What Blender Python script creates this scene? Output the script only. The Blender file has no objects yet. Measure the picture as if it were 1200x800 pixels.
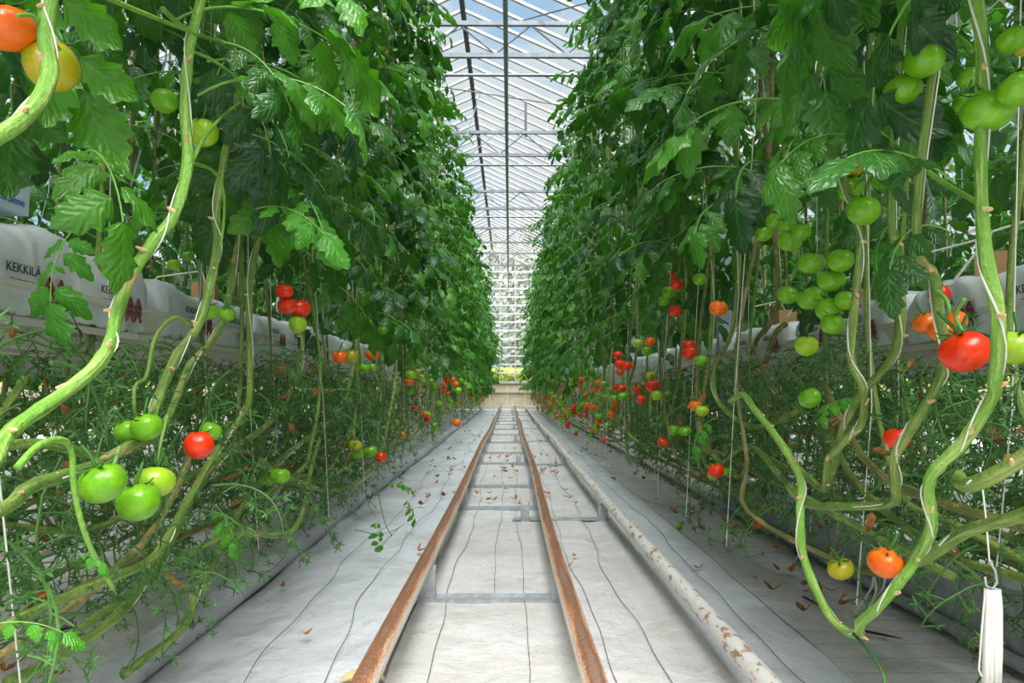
import bpy, math, random
from mathutils import Vector, Matrix, Euler
R = random.Random(7)
PI = math.pi
C = bpy.context.scene.collection
sc = bpy.context.scene

# ------------------------------------------------------------------ camera
F = 833.0
PITCH = math.atan(55 / F)
YAW = -3 / F
CAM = Vector((0, 0, .85))
cd = bpy.data.cameras.new('camera'); cd.sensor_width = 36; cd.lens = 36 * F / 1200; cd.clip_start = .05; cd.clip_end = 400
cam = bpy.data.objects.new('camera', cd); C.objects.link(cam)
cam.location = CAM; cam.rotation_euler = (PI / 2 + PITCH, 0, YAW)
sc.camera = cam
RM = Euler((PI / 2 + PITCH, 0, YAW)).to_matrix()
def ray(px, py): return RM @ Vector(((px - 600) / F, (400 - py) / F, -1))
def atY(px, py, y): d = ray(px, py); return CAM + d * (y / d.y)
def atX(px, py, x):
    d = ray(px, py); return CAM + d * (x / d.x)
def atZ(px, py, z): d = ray(px, py); return CAM + d * ((z - CAM.z) / d.z)

# ------------------------------------------------------------------ sky
W = bpy.data.worlds.new('sky'); sc.world = W; W.use_nodes = True
nt = W.node_tree; nt.nodes.clear()
def N(t, kind, **kw):
    n = t.nodes.new(kind)
    for k, v in kw.items():
        if k.startswith('i_'):
            k = k[2:]; k = int(k) if k.isdigit() else k.replace('_', ' ')
            n.inputs[k].default_value = v
        else: setattr(n, k, v)
    return n
def L(t, a, ao, b, bi): t.links.new(a.outputs[ao], b.inputs[bi])
def ramp(t, stops, interp='LINEAR'):
    n = t.nodes.new('ShaderNodeValToRGB'); n.color_ramp.interpolation = interp
    e = n.color_ramp.elements
    while len(e) < len(stops): e.new(.5)
    for q, (p, c) in zip(e, stops): q.position = p; q.color = tuple(c) + (1,) if len(c) == 3 else c
    return n
tc = N(nt, 'ShaderNodeTexCoord'); no = N(nt, 'ShaderNodeTexNoise', i_Scale=4.2, i_Detail=6, i_Roughness=.55)
mp = N(nt, 'ShaderNodeMapping'); mp.inputs['Scale'].default_value = (1, 1, 1.6)
L(nt, tc, 'Generated', mp, 0); L(nt, mp, 0, no, 'Vector')
cr = ramp(nt, [(.36, (.50, .72, 1.0)), (.45, (.78, .89, 1.0)), (.54, (.98, .99, 1))]); L(nt, no, 0, cr, 0)
SKY = .92
bg = N(nt, 'ShaderNodeBackground', i_Strength=SKY); L(nt, cr, 0, bg, 0)
wo = N(nt, 'ShaderNodeOutputWorld'); L(nt, bg, 0, wo, 0)

def sun(name, energy, elev, az, angle):
    d = bpy.data.lights.new(name, 'SUN'); d.energy = energy; d.angle = math.radians(angle); d.color = (1, .975, .94)
    o = bpy.data.objects.new(name, d); C.objects.link(o)
    # az: direction the light comes from, degrees from +Y
    v = Vector((math.sin(math.radians(az)) * math.cos(math.radians(elev)), math.cos(math.radians(az)) * math.cos(math.radians(elev)), math.sin(math.radians(elev))))
    o.rotation_euler = v.to_track_quat('Z', 'Y').to_euler(); o.location = (0, 10, 20)
sun('sun', 11.5, 60, 170, 48)
sc.cycles.transparent_max_bounces = 32
vs = sc.view_settings; vs.view_transform = 'Standard'; vs.look = 'None'; vs.gamma = 1; vs.use_curve_mapping = False; vs.exposure = 0.0

# ------------------------------------------------------------------ mesh helpers
class MB:
    def __init__(s): s.v = []; s.f = []; s.m = []; s.uv = []; s.mi = 0
    def face(s, idx, uv=None): s.f.append(tuple(idx)); s.m.append(s.mi); s.uv.append(uv)
    def quad(s, a, b, c, d):
        i = len(s.v); s.v += [tuple(a), tuple(b), tuple(c), tuple(d)]; s.face((i, i+1, i+2, i+3), ((0, 0), (1, 0), (1, 1), (0, 1)))
    def box(s, c, d, rot=None):
        i = len(s.v); cx, cy, cz = c; x, y, z = d[0]/2, d[1]/2, d[2]/2
        for q in ((-x,-y,-z),(x,-y,-z),(x,y,-z),(-x,y,-z),(-x,-y,z),(x,-y,z),(x,y,z),(-x,y,z)):
            p = Vector(q)
            if rot: p = rot @ p
            s.v.append((p.x+cx, p.y+cy, p.z+cz))
        for f in ((3,2,1,0),(4,5,6,7),(0,1,5,4),(1,2,6,5),(2,3,7,6),(3,0,4,7)): s.face([i+k for k in f])
    def bar(s, a, b, w, h):
        a = Vector(a); b = Vector(b); d = (b-a); q = d.to_track_quat('Y', 'Z').to_matrix()
        s.box((a+b)/2, (w, d.length, h), q)
    def tube(s, pts, r, n=8, cap=True, ph=0, ridge=0):
        pts = [Vector(p) for p in pts]; m = len(pts)
        if not hasattr(r, '__len__'): r = [r]*m
        t0 = (pts[1]-pts[0]).normalized()
        u = t0.orthogonal().normalized(); base = len(s.v)
        for k in range(m):
            t = (pts[min(k+1, m-1)] - pts[max(k-1, 0)]).normalized()
            u = (u - t*u.dot(t)); u = u.normalized() if u.length > 1e-6 else t.orthogonal().normalized()
            w = t.cross(u)
            for j in range(n):
                a = ph+2*PI*j/n; p = pts[k] + (u*math.cos(a)+w*math.sin(a))*(r[k]*(1+ridge*math.cos(3*a+k*.25)+ridge*.7*math.cos(2*a-k*.4))); s.v.append(tuple(p))
        ln = [0]
        for k in range(1, m): ln.append(ln[-1]+(pts[k]-pts[k-1]).length)
        for k in range(m-1):
            for j in range(n):
                a = base+k*n+j; b = base+k*n+(j+1) % n
                s.face((a, b, b+n, a+n), ((ln[k], j/n), (ln[k], (j+1)/n), (ln[k+1], (j+1)/n), (ln[k+1], j/n)) if ridge else None)
        if cap:
            s.face([base+j for j in reversed(range(n))]); s.face([base+(m-1)*n+j for j in range(n)])
    def prism(s, prof, y0, y1):   # prof: list of (x,z), closed, extruded along y
        i = len(s.v); n = len(prof)
        s.v += [(x, y0, z) for x, z in prof] + [(x, y1, z) for x, z in prof]
        for k in range(n): s.face((i+k, i+(k+1) % n, i+n+(k+1) % n, i+n+k))
        s.face([i+k for k in range(n)]); s.face([i+n+k for k in reversed(range(n))])
    def mesh(s, name, mats, smooth=False):
        me = bpy.data.meshes.new(name); me.from_pydata(s.v, [], s.f)
        for m in (mats if isinstance(mats, (list, tuple)) else [mats]): me.materials.append(m)
        me.polygons.foreach_set('material_index', s.m)
        if smooth: me.polygons.foreach_set('use_smooth', [True]*len(s.f))
        if any(s.uv):
            l = me.uv_layers.new(name='UVMap'); o = []
            for f, uv in zip(s.f, s.uv):
                for k in range(len(f)): o += (uv[k] if uv else (0, 0))
            l.data.foreach_set('uv', o)
        me.update(); return me
    def build(s, name, mats, parent=None, smooth=False): return obj(name, s.mesh(name, mats, smooth), parent)
def obj(name, me, parent=None, loc=None, rot=None, sc_=None):
    o = bpy.data.objects.new(name, me); C.objects.link(o)
    if parent: o.parent = parent
    if loc is not None: o.location = loc
    if rot is not None: o.rotation_euler = rot
    if sc_ is not None: o.scale = (sc_, sc_, sc_) if not hasattr(sc_, '__len__') else sc_
    return o
def tag(o, label=None, cat=None, group=None, kind=None):
    if label: o['label'] = label
    if cat: o['category'] = cat
    if group: o['group'] = group
    if kind: o['kind'] = kind
    return o
def empty(name, loc=(0, 0, 0)):
    o = bpy.data.objects.new(name, None); C.objects.link(o); o.location = loc; o.empty_display_size = .1; return o
def cat(pts, k=4):
    P = [Vector(p) for p in pts]; out = []
    for i in range(len(P)-1):
        a = P[max(i-1, 0)]; b = P[i]; c = P[i+1]; d = P[min(i+2, len(P)-1)]
        for j in range(k):
            t = j/k; out.append(.5*((2*b)+(-a+c)*t+(2*a-5*b+4*c-d)*t*t+(-a+3*b-3*c+d)*t**3))
    out.append(P[-1]); return out

# ------------------------------------------------------------------ materials
def mat(name, col=(.8, .8, .8), rough=.6, metal=0, noise=None, bump=0, bscale=30, spec=.5, coords='Object', stretch=None, col2=None, lo=.4, hi=.6, sss=0):
    m = bpy.data.materials.new(name); m.use_nodes = True; t = m.node_tree; p = t.nodes['Principled BSDF']
    p.inputs['Base Color'].default_value = tuple(col)+(1,); p.inputs['Roughness'].default_value = rough; p.inputs['Metallic'].default_value = metal
    p.inputs['Specular IOR Level'].default_value = spec
    if sss: p.inputs['Subsurface Weight'].default_value = sss; p.inputs['Subsurface Radius'].default_value = (.02, .01, .003); p.inputs['Subsurface Scale'].default_value = .5
    tcn = N(t, 'ShaderNodeTexCoord'); mpn = N(t, 'ShaderNodeMapping')
    if stretch: mpn.inputs['Scale'].default_value = stretch
    L(t, tcn, coords, mpn, 0)
    if col2:
        nn = N(t, 'ShaderNodeTexNoise', i_Scale=noise, i_Detail=5, i_Roughness=.6); L(t, mpn, 0, nn, 'Vector')
        r = ramp(t, [(lo, col), (hi, col2)]); L(t, nn, 0, r, 0); L(t, r, 0, p, 'Base Color')
    if bump:
        bn = N(t, 'ShaderNodeTexNoise', i_Scale=bscale, i_Detail=4); L(t, mpn, 0, bn, 'Vector')
        b = N(t, 'ShaderNodeBump', i_Strength=bump, i_Distance=.01); L(t, bn, 0, b, 'Height'); L(t, b, 0, p, 'Normal')
    return m
def rnd_color(t, a, b):   # per-object colour
    oi = N(t, 'ShaderNodeObjectInfo'); r = ramp(t, [(0, a), (1, b)]); L(t, oi, 'Random', r, 0); return r
def leaf_mat(name, dark, light, vein, gloss=.45, trans=(.16, .5, .03), tw=.38):
    m = bpy.data.materials.new(name); m.use_nodes = True; t = m.node_tree; p = t.nodes['Principled BSDF']; out = t.nodes['Material Output']
    oi = N(t, 'ShaderNodeObjectInfo'); geo = N(t, 'ShaderNodeNewGeometry')
    nz = N(t, 'ShaderNodeTexNoise', i_Scale=7, i_Detail=6, i_Roughness=.7); L(t, geo, 'Position', nz, 'Vector')
    ad = N(t, 'ShaderNodeMath', operation='ADD'); L(t, oi, 'Random', ad, 0); L(t, nz, 0, ad, 1)
    hf = N(t, 'ShaderNodeMath', operation='MULTIPLY', i_1=.5); L(t, ad, 0, hf, 0)
    r = ramp(t, [(.2, dark), (.55, [(x+y)/2 for x, y in zip(dark, light)]), (.8, light)]); L(t, hf, 0, r, 0)
    uv = N(t, 'ShaderNodeUVMap'); sp = N(t, 'ShaderNodeSeparateXYZ'); L(t, uv, 0, sp, 0)
    # |v-.5|
    a1 = N(t, 'ShaderNodeMath', operation='SUBTRACT', i_1=.5); L(t, sp, 1, a1, 0)
    a2 = N(t, 'ShaderNodeMath', operation='ABSOLUTE'); L(t, a1, 0, a2, 0)
    # lateral veins: sin(2pi*(u*7 - |v|*5))
    b1 = N(t, 'ShaderNodeMath', operation='MULTIPLY', i_1=6.0); L(t, sp, 0, b1, 0)
    b2 = N(t, 'ShaderNodeMath', operation='MULTIPLY', i_1=4.5); L(t, a2, 0, b2, 0)
    b3 = N(t, 'ShaderNodeMath', operation='SUBTRACT'); L(t, b1, 0, b3, 0); L(t, b2, 0, b3, 1)
    b4 = N(t, 'ShaderNodeMath', operation='PINGPONG', i_1=.5); L(t, b3, 0, b4, 0)
    v1 = N(t, 'ShaderNodeMapRange', i_1=.0, i_2=.09, i_3=1, i_4=0); L(t, b4, 0, v1, 0)
    v2 = N(t, 'ShaderNodeMapRange', i_1=.008, i_2=.03, i_3=1, i_4=0); L(t, a2, 0, v2, 0)
    s1 = N(t, 'ShaderNodeMath', operation='MULTIPLY', i_1=.32); L(t, v1, 0, s1, 0)
    mx = N(t, 'ShaderNodeMath', operation='MAXIMUM'); L(t, s1, 0, mx, 0); L(t, v2, 0, mx, 1)
    mc = N(t, 'ShaderNodeMix', data_type='RGBA'); mc.inputs[7].default_value = tuple(vein)+(1,)
    vm = N(t, 'ShaderNodeMath', operation='MULTIPLY', i_1=.42); L(t, mx, 0, vm, 0)
    L(t, vm, 0, mc, 0); L(t, r, 0, mc, 6); L(t, mc, 2, p, 'Base Color')
    hgt = N(t, 'ShaderNodeMath', operation='MULTIPLY', i_1=.6); L(t, b4, 0, hgt, 0)
    n2 = N(t, 'ShaderNodeTexNoise', i_Scale=45, i_Detail=2); L(t, geo, 'Position', n2, 'Vector')
    h2 = N(t, 'ShaderNodeMath', operation='ADD'); L(t, hgt, 0, h2, 0); L(t, n2, 0, h2, 1)
    bp = N(t, 'ShaderNodeBump', i_Strength=.7, i_Distance=.006); L(t, h2, 0, bp, 'Height'); L(t, bp, 0, p, 'Normal')
    p.inputs['Roughness'].default_value = gloss; p.inputs['Specular IOR Level'].default_value = .55
    tr = N(t, 'ShaderNodeBsdfTranslucent'); tm = N(t, 'ShaderNodeMix', data_type='RGBA', i_0=.6); tm.inputs[7].default_value = tuple(trans)+(1,)
    L(t, mc, 2, tm, 6); L(t, tm, 2, tr, 0)
    ms = N(t, 'ShaderNodeMixShader', i_0=tw); L(t, p, 0, ms, 1); L(t, tr, 0, ms, 2); L(t, ms, 0, out, 0)
    return m
M = {}
M['leaf'] = leaf_mat('tomato_leaf', (.004, .036, .014), (.078, .285, .010), (.16, .34, .06), gloss=.36, trans=(.12, .50, .01), tw=.27)
M['young'] = leaf_mat('young_leaf', (.04, .23, .015), (.09, .34, .02), (.25, .5, .1), trans=(.2, .65, .03))
M['dryleaf'] = mat('dry_leaf', (.20, .075, .02), .9, noise=30, col2=(.42, .2, .06), coords='Object')
def stem_mat(name, a, b_, streak, dry, lo=.60):
    m = mat(name, a, .5, noise=11, col2=b_, lo=.35, hi=.65, spec=.3)
    t = m.node_tree; p = t.nodes['Principled BSDF']
    uv = N(t, 'ShaderNodeUVMap'); mpn = N(t, 'ShaderNodeMapping'); mpn.inputs['Scale'].default_value = (9, 7, 1); L(t, uv, 0, mpn, 0)
    n = N(t, 'ShaderNodeTexNoise', i_Scale=1.0, i_Detail=5, i_Roughness=.6); L(t, mpn, 0, n, 'Vector')
    r = ramp(t, [(.50, (0, 0, 0)), (.60, (1, 1, 1))]); L(t, n, 0, r, 0)
    mx = N(t, 'ShaderNodeMix', data_type='RGBA'); mx.inputs[7].default_value = tuple(streak)+(1,)
    src = p.inputs['Base Color'].links[0].from_socket; t.links.new(src, mx.inputs[6]); L(t, r, 0, mx, 0)
    tcn = N(t, 'ShaderNodeTexCoord'); n2 = N(t, 'ShaderNodeTexNoise', i_Scale=8, i_Detail=7, i_Roughness=.65); L(t, tcn, 'Object', n2, 'Vector')
    r2 = ramp(t, [(lo, (0, 0, 0)), (lo+.03, (1, 1, 1))]); L(t, n2, 0, r2, 0)
    m2 = N(t, 'ShaderNodeMix', data_type='RGBA'); m2.inputs[7].default_value = tuple(dry)+(1,); L(t, r2, 0, m2, 0); L(t, mx, 2, m2, 6); L(t, m2, 2, p, 'Base Color')
    n3 = N(t, 'ShaderNodeTexNoise', i_Scale=90, i_Detail=3); L(t, tcn, 'Object', n3, 'Vector')
    ad = N(t, 'ShaderNodeMath', operation='ADD'); L(t, n, 0, ad, 0); L(t, n3, 0, ad, 1)
    bp = N(t, 'ShaderNodeBump', i_Strength=.8, i_Distance=.006); L(t, ad, 0, bp, 'Height'); L(t, bp, 0, p, 'Normal')
    return m
M['stem'] = stem_mat('tomato_stem', (.10, .20, .035), (.19, .30, .06), (.28, .36, .10), (.38, .30, .12), .62)
M['fresh'] = stem_mat('fresh_stem', (.12, .30, .03), (.20, .40, .06), (.32, .48, .12), (.45, .34, .14), .66)
M['old'] = stem_mat('old_stem', (.10, .13, .03), (.18, .19, .06), (.26, .24, .10), (.34, .24, .11), .55)
M['petiole'] = mat('petiole', (.16, .36, .06), .55)
M['stalk'] = mat('fruit_stalk', (.025, .10, .018), .65, noise=8, col2=(.07, .19, .03))
M['calyx'] = mat('calyx', (.04, .16, .02), .6)
M['scar'] = mat('dry_scar', (.50, .33, .14), .9, noise=40, col2=(.65, .48, .24), bump=.6)
def tom(name, a, b, shoulder=None, lo=.35, hi=.65):
    m = mat(name, a, .28, noise=3, col2=b, lo=lo, hi=hi, spec=.4, coords='Generated')
    p = m.node_tree.nodes['Principled BSDF']; p.inputs['Coat Weight'].default_value = .12; p.inputs['Coat Roughness'].default_value = .1
    return m
M['red'] = tom('ripe_skin', (.74, .018, .002), (.82, .055, .004))
M['orange'] = tom('turning_skin', (.82, .10, .004), (.78, .20, .01))
M['yellow'] = tom('breaking_skin', (.32, .38, .01), (.52, .36, .012))
M['green'] = tom('unripe_skin', (.10, .33, .006), (.20, .46, .012))
M['lime'] = tom('lime_skin', (.26, .50, .012), (.38, .56, .03))
M['string'] = mat('twine', (.72, .72, .64), .8)
M['white_plastic'] = mat('white_plastic', (.80, .82, .85), .35, noise=3, col2=(.70, .73, .78), bump=.35, bscale=14, coords='Object')
M['gutter'] = mat('painted_gutter', (.70, .68, .60), .5, noise=5, col2=(.56, .50, .40), bump=.1, lo=.5, hi=.75, stretch=(1, .3, 1))
M['galv'] = mat('galvanised_steel', (.46, .48, .50), .5, metal=.4, noise=24, col2=(.33, .35, .37), bump=.1)
M['alu'] = mat('grey_aluminium', (.30, .32, .37), .45, metal=.35, noise=10, col2=(.23, .24, .28))
M['whitebar'] = mat('white_painted_bar', (.62, .60, .58), .5, noise=6, col2=(.50, .46, .42))
M['cleanwhite'] = mat('clean_white_paint', (.80, .80, .79), .5)
M['darksteel'] = mat('dark_steel', (.12, .11, .12), .55, metal=.3)
M['black'] = mat('black_plastic', (.015, .015, .015), .5)
M['cream'] = mat('old_steel_column', (.50, .54, .58), .5, metal=.2, noise=9, col2=(.40, .43, .47))
M['tan'] = mat('cement_panel', (.60, .47, .34), .9, noise=3, col2=(.68, .56, .43), bump=.3)
M['ink'] = mat('black_print', (.06, .06, .07), .6)
M['maroon'] = mat('dark_red_print', (.22, .07, .07), .6)
M['blue'] = mat('blue_print', (.03, .20, .50), .5)
M['palebox'] = mat('pale_blue_box', (.62, .74, .85), .6)
M['cardbox'] = mat('cardboard', (.45, .27, .12), .85)
M['pink'] = mat('pink_rag', (.8, .25, .4), .8)
def rail_mat():
    m = mat('rusty_rail', (.6, .5, .4), .5, spec=.4, bump=.6, bscale=90); t = m.node_tree; p = t.nodes['Principled BSDF']
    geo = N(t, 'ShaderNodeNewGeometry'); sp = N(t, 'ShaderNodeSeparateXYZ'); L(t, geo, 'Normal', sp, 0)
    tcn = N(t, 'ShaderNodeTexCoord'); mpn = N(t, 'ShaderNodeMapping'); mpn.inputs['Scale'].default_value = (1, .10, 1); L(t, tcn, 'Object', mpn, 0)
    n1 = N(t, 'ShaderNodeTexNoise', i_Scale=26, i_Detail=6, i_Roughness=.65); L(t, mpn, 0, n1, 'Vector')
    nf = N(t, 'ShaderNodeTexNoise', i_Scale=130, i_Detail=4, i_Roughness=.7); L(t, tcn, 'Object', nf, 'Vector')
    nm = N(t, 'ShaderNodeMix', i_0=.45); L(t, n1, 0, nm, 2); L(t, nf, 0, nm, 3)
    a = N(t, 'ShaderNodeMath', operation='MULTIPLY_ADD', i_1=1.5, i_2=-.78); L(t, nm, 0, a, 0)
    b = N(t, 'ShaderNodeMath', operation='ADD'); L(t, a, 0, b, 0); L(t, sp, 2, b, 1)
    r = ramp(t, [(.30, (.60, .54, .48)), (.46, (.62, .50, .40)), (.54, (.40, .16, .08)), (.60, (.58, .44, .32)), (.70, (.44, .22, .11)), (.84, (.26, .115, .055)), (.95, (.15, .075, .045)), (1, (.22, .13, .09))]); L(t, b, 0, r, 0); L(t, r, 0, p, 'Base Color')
    return m
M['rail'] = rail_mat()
def wpipe_mat():
    m = mat('chipped_white_pipe', (.66, .64, .62), .45, noise=42, col2=(.36, .20, .10), lo=.55, hi=.62, bump=.3, bscale=40, stretch=(1, .4, 1)); return m
M['wpipe'] = wpipe_mat()
def sheet_mat(name, c1, c2, weave=0):
    m = mat(name, c1, .62, noise=1.7, col2=c2, spec=.25, lo=.35, hi=.7); t = m.node_tree; p = t.nodes['Principled BSDF']
    tcn = N(t, 'ShaderNodeTexCoord')
    n = N(t, 'ShaderNodeTexNoise', i_Scale=3.2, i_Detail=4, i_Roughness=.5); mpn = N(t, 'ShaderNodeMapping'); mpn.inputs['Scale'].default_value = (1, .8, 1)
    L(t, tcn, 'Object', mpn, 0); L(t, mpn, 0, n, 'Vector')
    f = N(t, 'ShaderNodeTexNoise', i_Scale=220, i_Detail=2); mp2 = N(t, 'ShaderNodeMapping'); mp2.inputs['Scale'].default_value = (.35, 1, 1); L(t, tcn, 'Object', mp2, 0); L(t, mp2, 0, f, 'Vector')
    fm = N(t, 'ShaderNodeMath', operation='MULTIPLY', i_1=.06); L(t, f, 0, fm, 0)
    ad = N(t, 'ShaderNodeMath', operation='ADD'); L(t, n, 0, ad, 0); L(t, fm, 0, ad, 1)
    b = N(t, 'ShaderNodeBump', i_Strength=1.0, i_Distance=.10); L(t, ad, 0, b, 'Height'); L(t, b, 0, p, 'Normal')
    # small dirt specks
    sn = N(t, 'ShaderNodeTexNoise', i_Scale=38, i_Detail=3, i_Roughness=.7); L(t, tcn, 'Object', sn, 'Vector')
    r = ramp(t, [(.62, (0, 0, 0)), (.70, (1, 1, 1))]); L(t, sn, 0, r, 0)
    mx = N(t, 'ShaderNodeMix', data_type='RGBA'); mx.inputs[7].default_value = (.42, .33, .25, 1)
    k = N(t, 'ShaderNodeMath', operation='MULTIPLY', i_1=.7); L(t, r, 0, k, 0)
    src = p.inputs['Base Color'].links[0].from_socket; t.links.new(src, mx.inputs[6]); L(t, k, 0, mx, 0); last = mx
    if weave:
        w = N(t, 'ShaderNodeTexWave', wave_type='BANDS', bands_direction='Y', i_Scale=2.6, i_Distortion=.4, i_Detail=1); L(t, tcn, 'Object', w, 'Vector')
        wr = ramp(t, [(0, (1, 1, 1)), (.012, (0, 0, 0))]); L(t, w, 1, wr, 0)
        m2 = N(t, 'ShaderNodeMix', data_type='RGBA'); m2.inputs[7].default_value = (.22, .27, .27, 1); L(t, mx, 2, m2, 6)
        wk = N(t, 'ShaderNodeMath', operation='MULTIPLY', i_1=.7); L(t, wr, 0, wk, 0); L(t, wk, 0, m2, 0); last = m2
    L(t, last, 2, p, 'Base Color')
    return m
M['sheet'] = sheet_mat('white_ground_sheet', (.60, .59, .585), (.50, .475, .455))
M['sheet_blue'] = sheet_mat('cool_ground_sheet', (.58, .60, .63), (.47, .485, .515))
M['weave'] = sheet_mat('woven_ground_cloth', (.56, .55, .55), (.42, .40, .375), 1)
M['floor'] = sheet_mat('floor_cloth', (.66, .645, .63), (.52, .49, .46))
M['thread'] = mat('seam_thread', (.07, .07, .08), .8)
def glass_mat():
    m = bpy.data.materials.new('greenhouse_glass'); m.use_nodes = True; t = m.node_tree; t.nodes.clear()
    tr = N(t, 'ShaderNodeBsdfTransparent'); tr.inputs[0].default_value = (.93, .96, .97, 1)
    gl = N(t, 'ShaderNodeBsdfGlossy', i_Roughness=.03)
    ms = N(t, 'ShaderNodeMixShader', i_0=.04); L(t, tr, 0, ms, 1); L(t, gl, 0, ms, 2)
    o = N(t, 'ShaderNodeOutputMaterial'); L(t, ms, 0, o, 0); return m
M['glass'] = glass_mat()
M['grass'] = mat('grass', (.14, .30, .05), .9, noise=.5, col2=(.42, .42, .08), bump=.5, bscale=3)
M['bark'] = mat('bark', (.25, .22, .19), .9)
M['crown'] = leaf_mat('far_tree_leaf', (.10, .14, .07), (.20, .24, .12), (.2, .25, .1), gloss=.7)
M['crown_grey'] = mat('bare_twigs', (.50, .50, .485), .9, noise=.6, col2=(.43, .44, .41))
M['yellowbush'] = leaf_mat('yellow_bush_leaf', (.20, .27, .04), (.44, .38, .06), (.5, .45, .1), gloss=.7)

#============ geometry constants
YB = 28.2            # back wall
TY = [4.93 + 3.87*k for k in range(-2, 6)]
GX, GZ = 1.46, 5.5   # right valley gutter
RX, RZ = -.69, 6.45  # ridge
LX = RX - (GX - RX)  # left valley

# ------------------------------------------------------------------ setting: floor
fl = empty('floor', (0, 0, 0)); tag(fl, kind='structure')
def sheet(x0, x1, y0, y1, z, nx, ny, amp, m, seed, name='ground_sheet', fold=None, edge=0, parent=fl):
    r = random.Random(seed); ph = [r.uniform(0, 6.3) for _ in range(12)]
    b = MB()
    for j in range(ny+1):
        for i in range(nx+1):
            u = i/nx; v = j/ny; x = x0+(x1-x0)*u; y = y0+(y1-y0)*v
            h = math.sin(x*9+y*3+ph[0])*math.sin(y*5.3-x*4+ph[1])*.5 + math.sin(x*17-y*7.7+ph[2])*.25 + math.sin(x*5+y*13+ph[3])*.25*math.sin(y*2.1+ph[4])
            zz = z + amp*(h+1)/2
            if fold: zz += fold(x, y, u)
            if edge: zz -= edge*max(0, 1-min(u, 1-u)/.06)
            ex = (math.sin(y*3.3+ph[5])*.006+math.sin(y*8.1+ph[6])*.003) if i in (0, nx) else 0
            b.v.append((x+ex, y, zz))
    for j in range(ny):
        for i in range(nx):
            a = j*(nx+1)+i; b.face((a, a+1, a+nx+2, a+nx+1))
    return b.build(name, m, parent, True)
sheet(-9, 9, -2, YB, -.012, 2, 2, 0, M['floor'], 0, 'floor_base')
cross = [-.6, 1.2, 2.9, 5.03, 6.14, 8.0, 9.3, 11.1, 12.9, 14.7, 16.5, 18.3, 20.1, 22.0, 24.0, 26.0, YB]
for a, b_ in zip(cross[:-1], cross[1:]):     # sheets between the rusty rails, cut at every cross bar
    sheet(-.36, .22, a+.012, b_-.012, .0, 10, max(4, int((b_-a)*8)), .010, M['sheet'], int(a*10))
cr2 = [-.6, 1.3, 4.62, 7.9, 11.3, 14.9, 18.5, 22, 25.5, YB]
def gully(x, y, u): return -.012*math.exp(-((x-.50)/.05)**2) + .02*math.exp(-((x-.70)/.06)**2)*(0 if x > .66 else 1)
for a, b_ in zip(cr2[:-1], cr2[1:]):
    sheet(.225, .66, a+.012, b_-.012, .002, 14, int((b_-a)*7), .012, M['sheet'], int(a*7)+3, fold=gully)
sheet(.655, .99, -.6, YB, .012, 8, 130, .014, M['sheet_blue'], 51)
sheet(.985, 1.85, -.6, YB, .002, 8, 60, .006, M['weave'], 52, 'woven_cloth')
def lfold(x, y, u): return .016*math.sin(7*x+4*y)*math.sin(2.3*y+1) if y < 8 else 0
sheet(-1.06, -.365, -.6, YB, .004, 22, 240, .022, M['sheet_blue'], 53, fold=lfold)
sheet(-2.0, -1.06, -.6, YB, .002, 8, 60, .01, M['sheet'], 54)
# dark wavy seams running along the aisle
def seam(x, y0, y1, z, amp, seed):
    r = random.Random(seed); p = [r.uniform(0, 6) for _ in range(4)]; b = MB()
    pts = []; y = y0
    while y < y1:
        pts.append((x+amp*math.sin(y*1.7+p[0])+amp*.5*math.sin(y*4.3+p[1])+amp*.22*math.sin(y*11+p[2]), y, z)); y += .09
    b.tube(pts, .0013, 4); b.build('seam', M['thread'], fl)
for q in ((-.235, 0, 27, .012, .018), (-.06, 3, 27, .012, .010), (.055, 0, 27, .013, .010), (.30, 0, 27, .013, .014), (.46, 0, 27, .012, .02), (.845, 0, 27, .03, .02), (.985, 0, 20, .022, .008), (-.55, 0, 27, .034, .03), (-.75, 1, 14, .034, .03)):
    seam(*q, seed=int(q[0]*100)+200)

# ------------------------------------------------------------------ setting: roof
ce = empty('ceiling', (0, 0, 0)); tag(ce, kind='structure')
pitch = .45
def slope_meshes(xa, za, xb, zb):
    b = MB(); b.bar((xa, -.018, za), (xb, -.018, zb), .009, .04); b.bar((xa, .018, za), (xb, .018, zb), .009, .04); b.bar((xa, 0, za-.02), (xb, 0, zb-.02), .01, .022)
    pn = MB(); d = Vector((xb-xa, 0, zb-za)); q = Vector((0, 1, 0)); n = d.cross(q).normalized()*.003
    o = Vector((0, pitch/2, .0)); h = pitch/2-.018
    a = Vector((xa, 0, za)); c = Vector((xb, 0, zb)); vv = []
    for s in (-1, 1):
        for p, y in ((a, o.y-h), (c, o.y-h), (c, o.y+h), (a, o.y+h)): vv.append(tuple(p+Vector((0, y, 0))+n*s))
    pn.v = vv
    for f in ((3,2,1,0),(4,5,6,7),(0,1,5,4),(1,2,6,5),(2,3,7,6),(3,0,4,7)): pn.face(f)
    return b.mesh('glazing_bar', M['whitebar']), pn.mesh('pane', M['glass'])
ny = int((YB+1.0)/pitch)
for (xa, za, xb, zb) in ((RX, RZ, GX-.2, GZ+.05), (RX, RZ, LX+.2, GZ+.05)):
    bm_, pm_ = slope_meshes(xa, za, xb, zb)
    for k in range(ny+1):
        y = YB-k*pitch
        obj('glazing_bar', bm_, ce, (0, y, 0))
        if k: obj('pane', pm_, ce, (0, y, 0))
b = MB(); b.box((RX, YB/2-.5, RZ), (.07, YB+1, .09)); b.build('ridge_beam', M['darksteel'], ce)
def gut_prof(x): return [(x-.2, GZ+.05), (x-.17, GZ-.02), (x-.07, GZ-.14), (x+.07, GZ-.14), (x+.17, GZ-.02), (x+.2, GZ+.05), (x+.19, GZ+.06), (x+.06, GZ-.12), (x-.06, GZ-.12), (x-.19, GZ+.06)]
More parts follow.
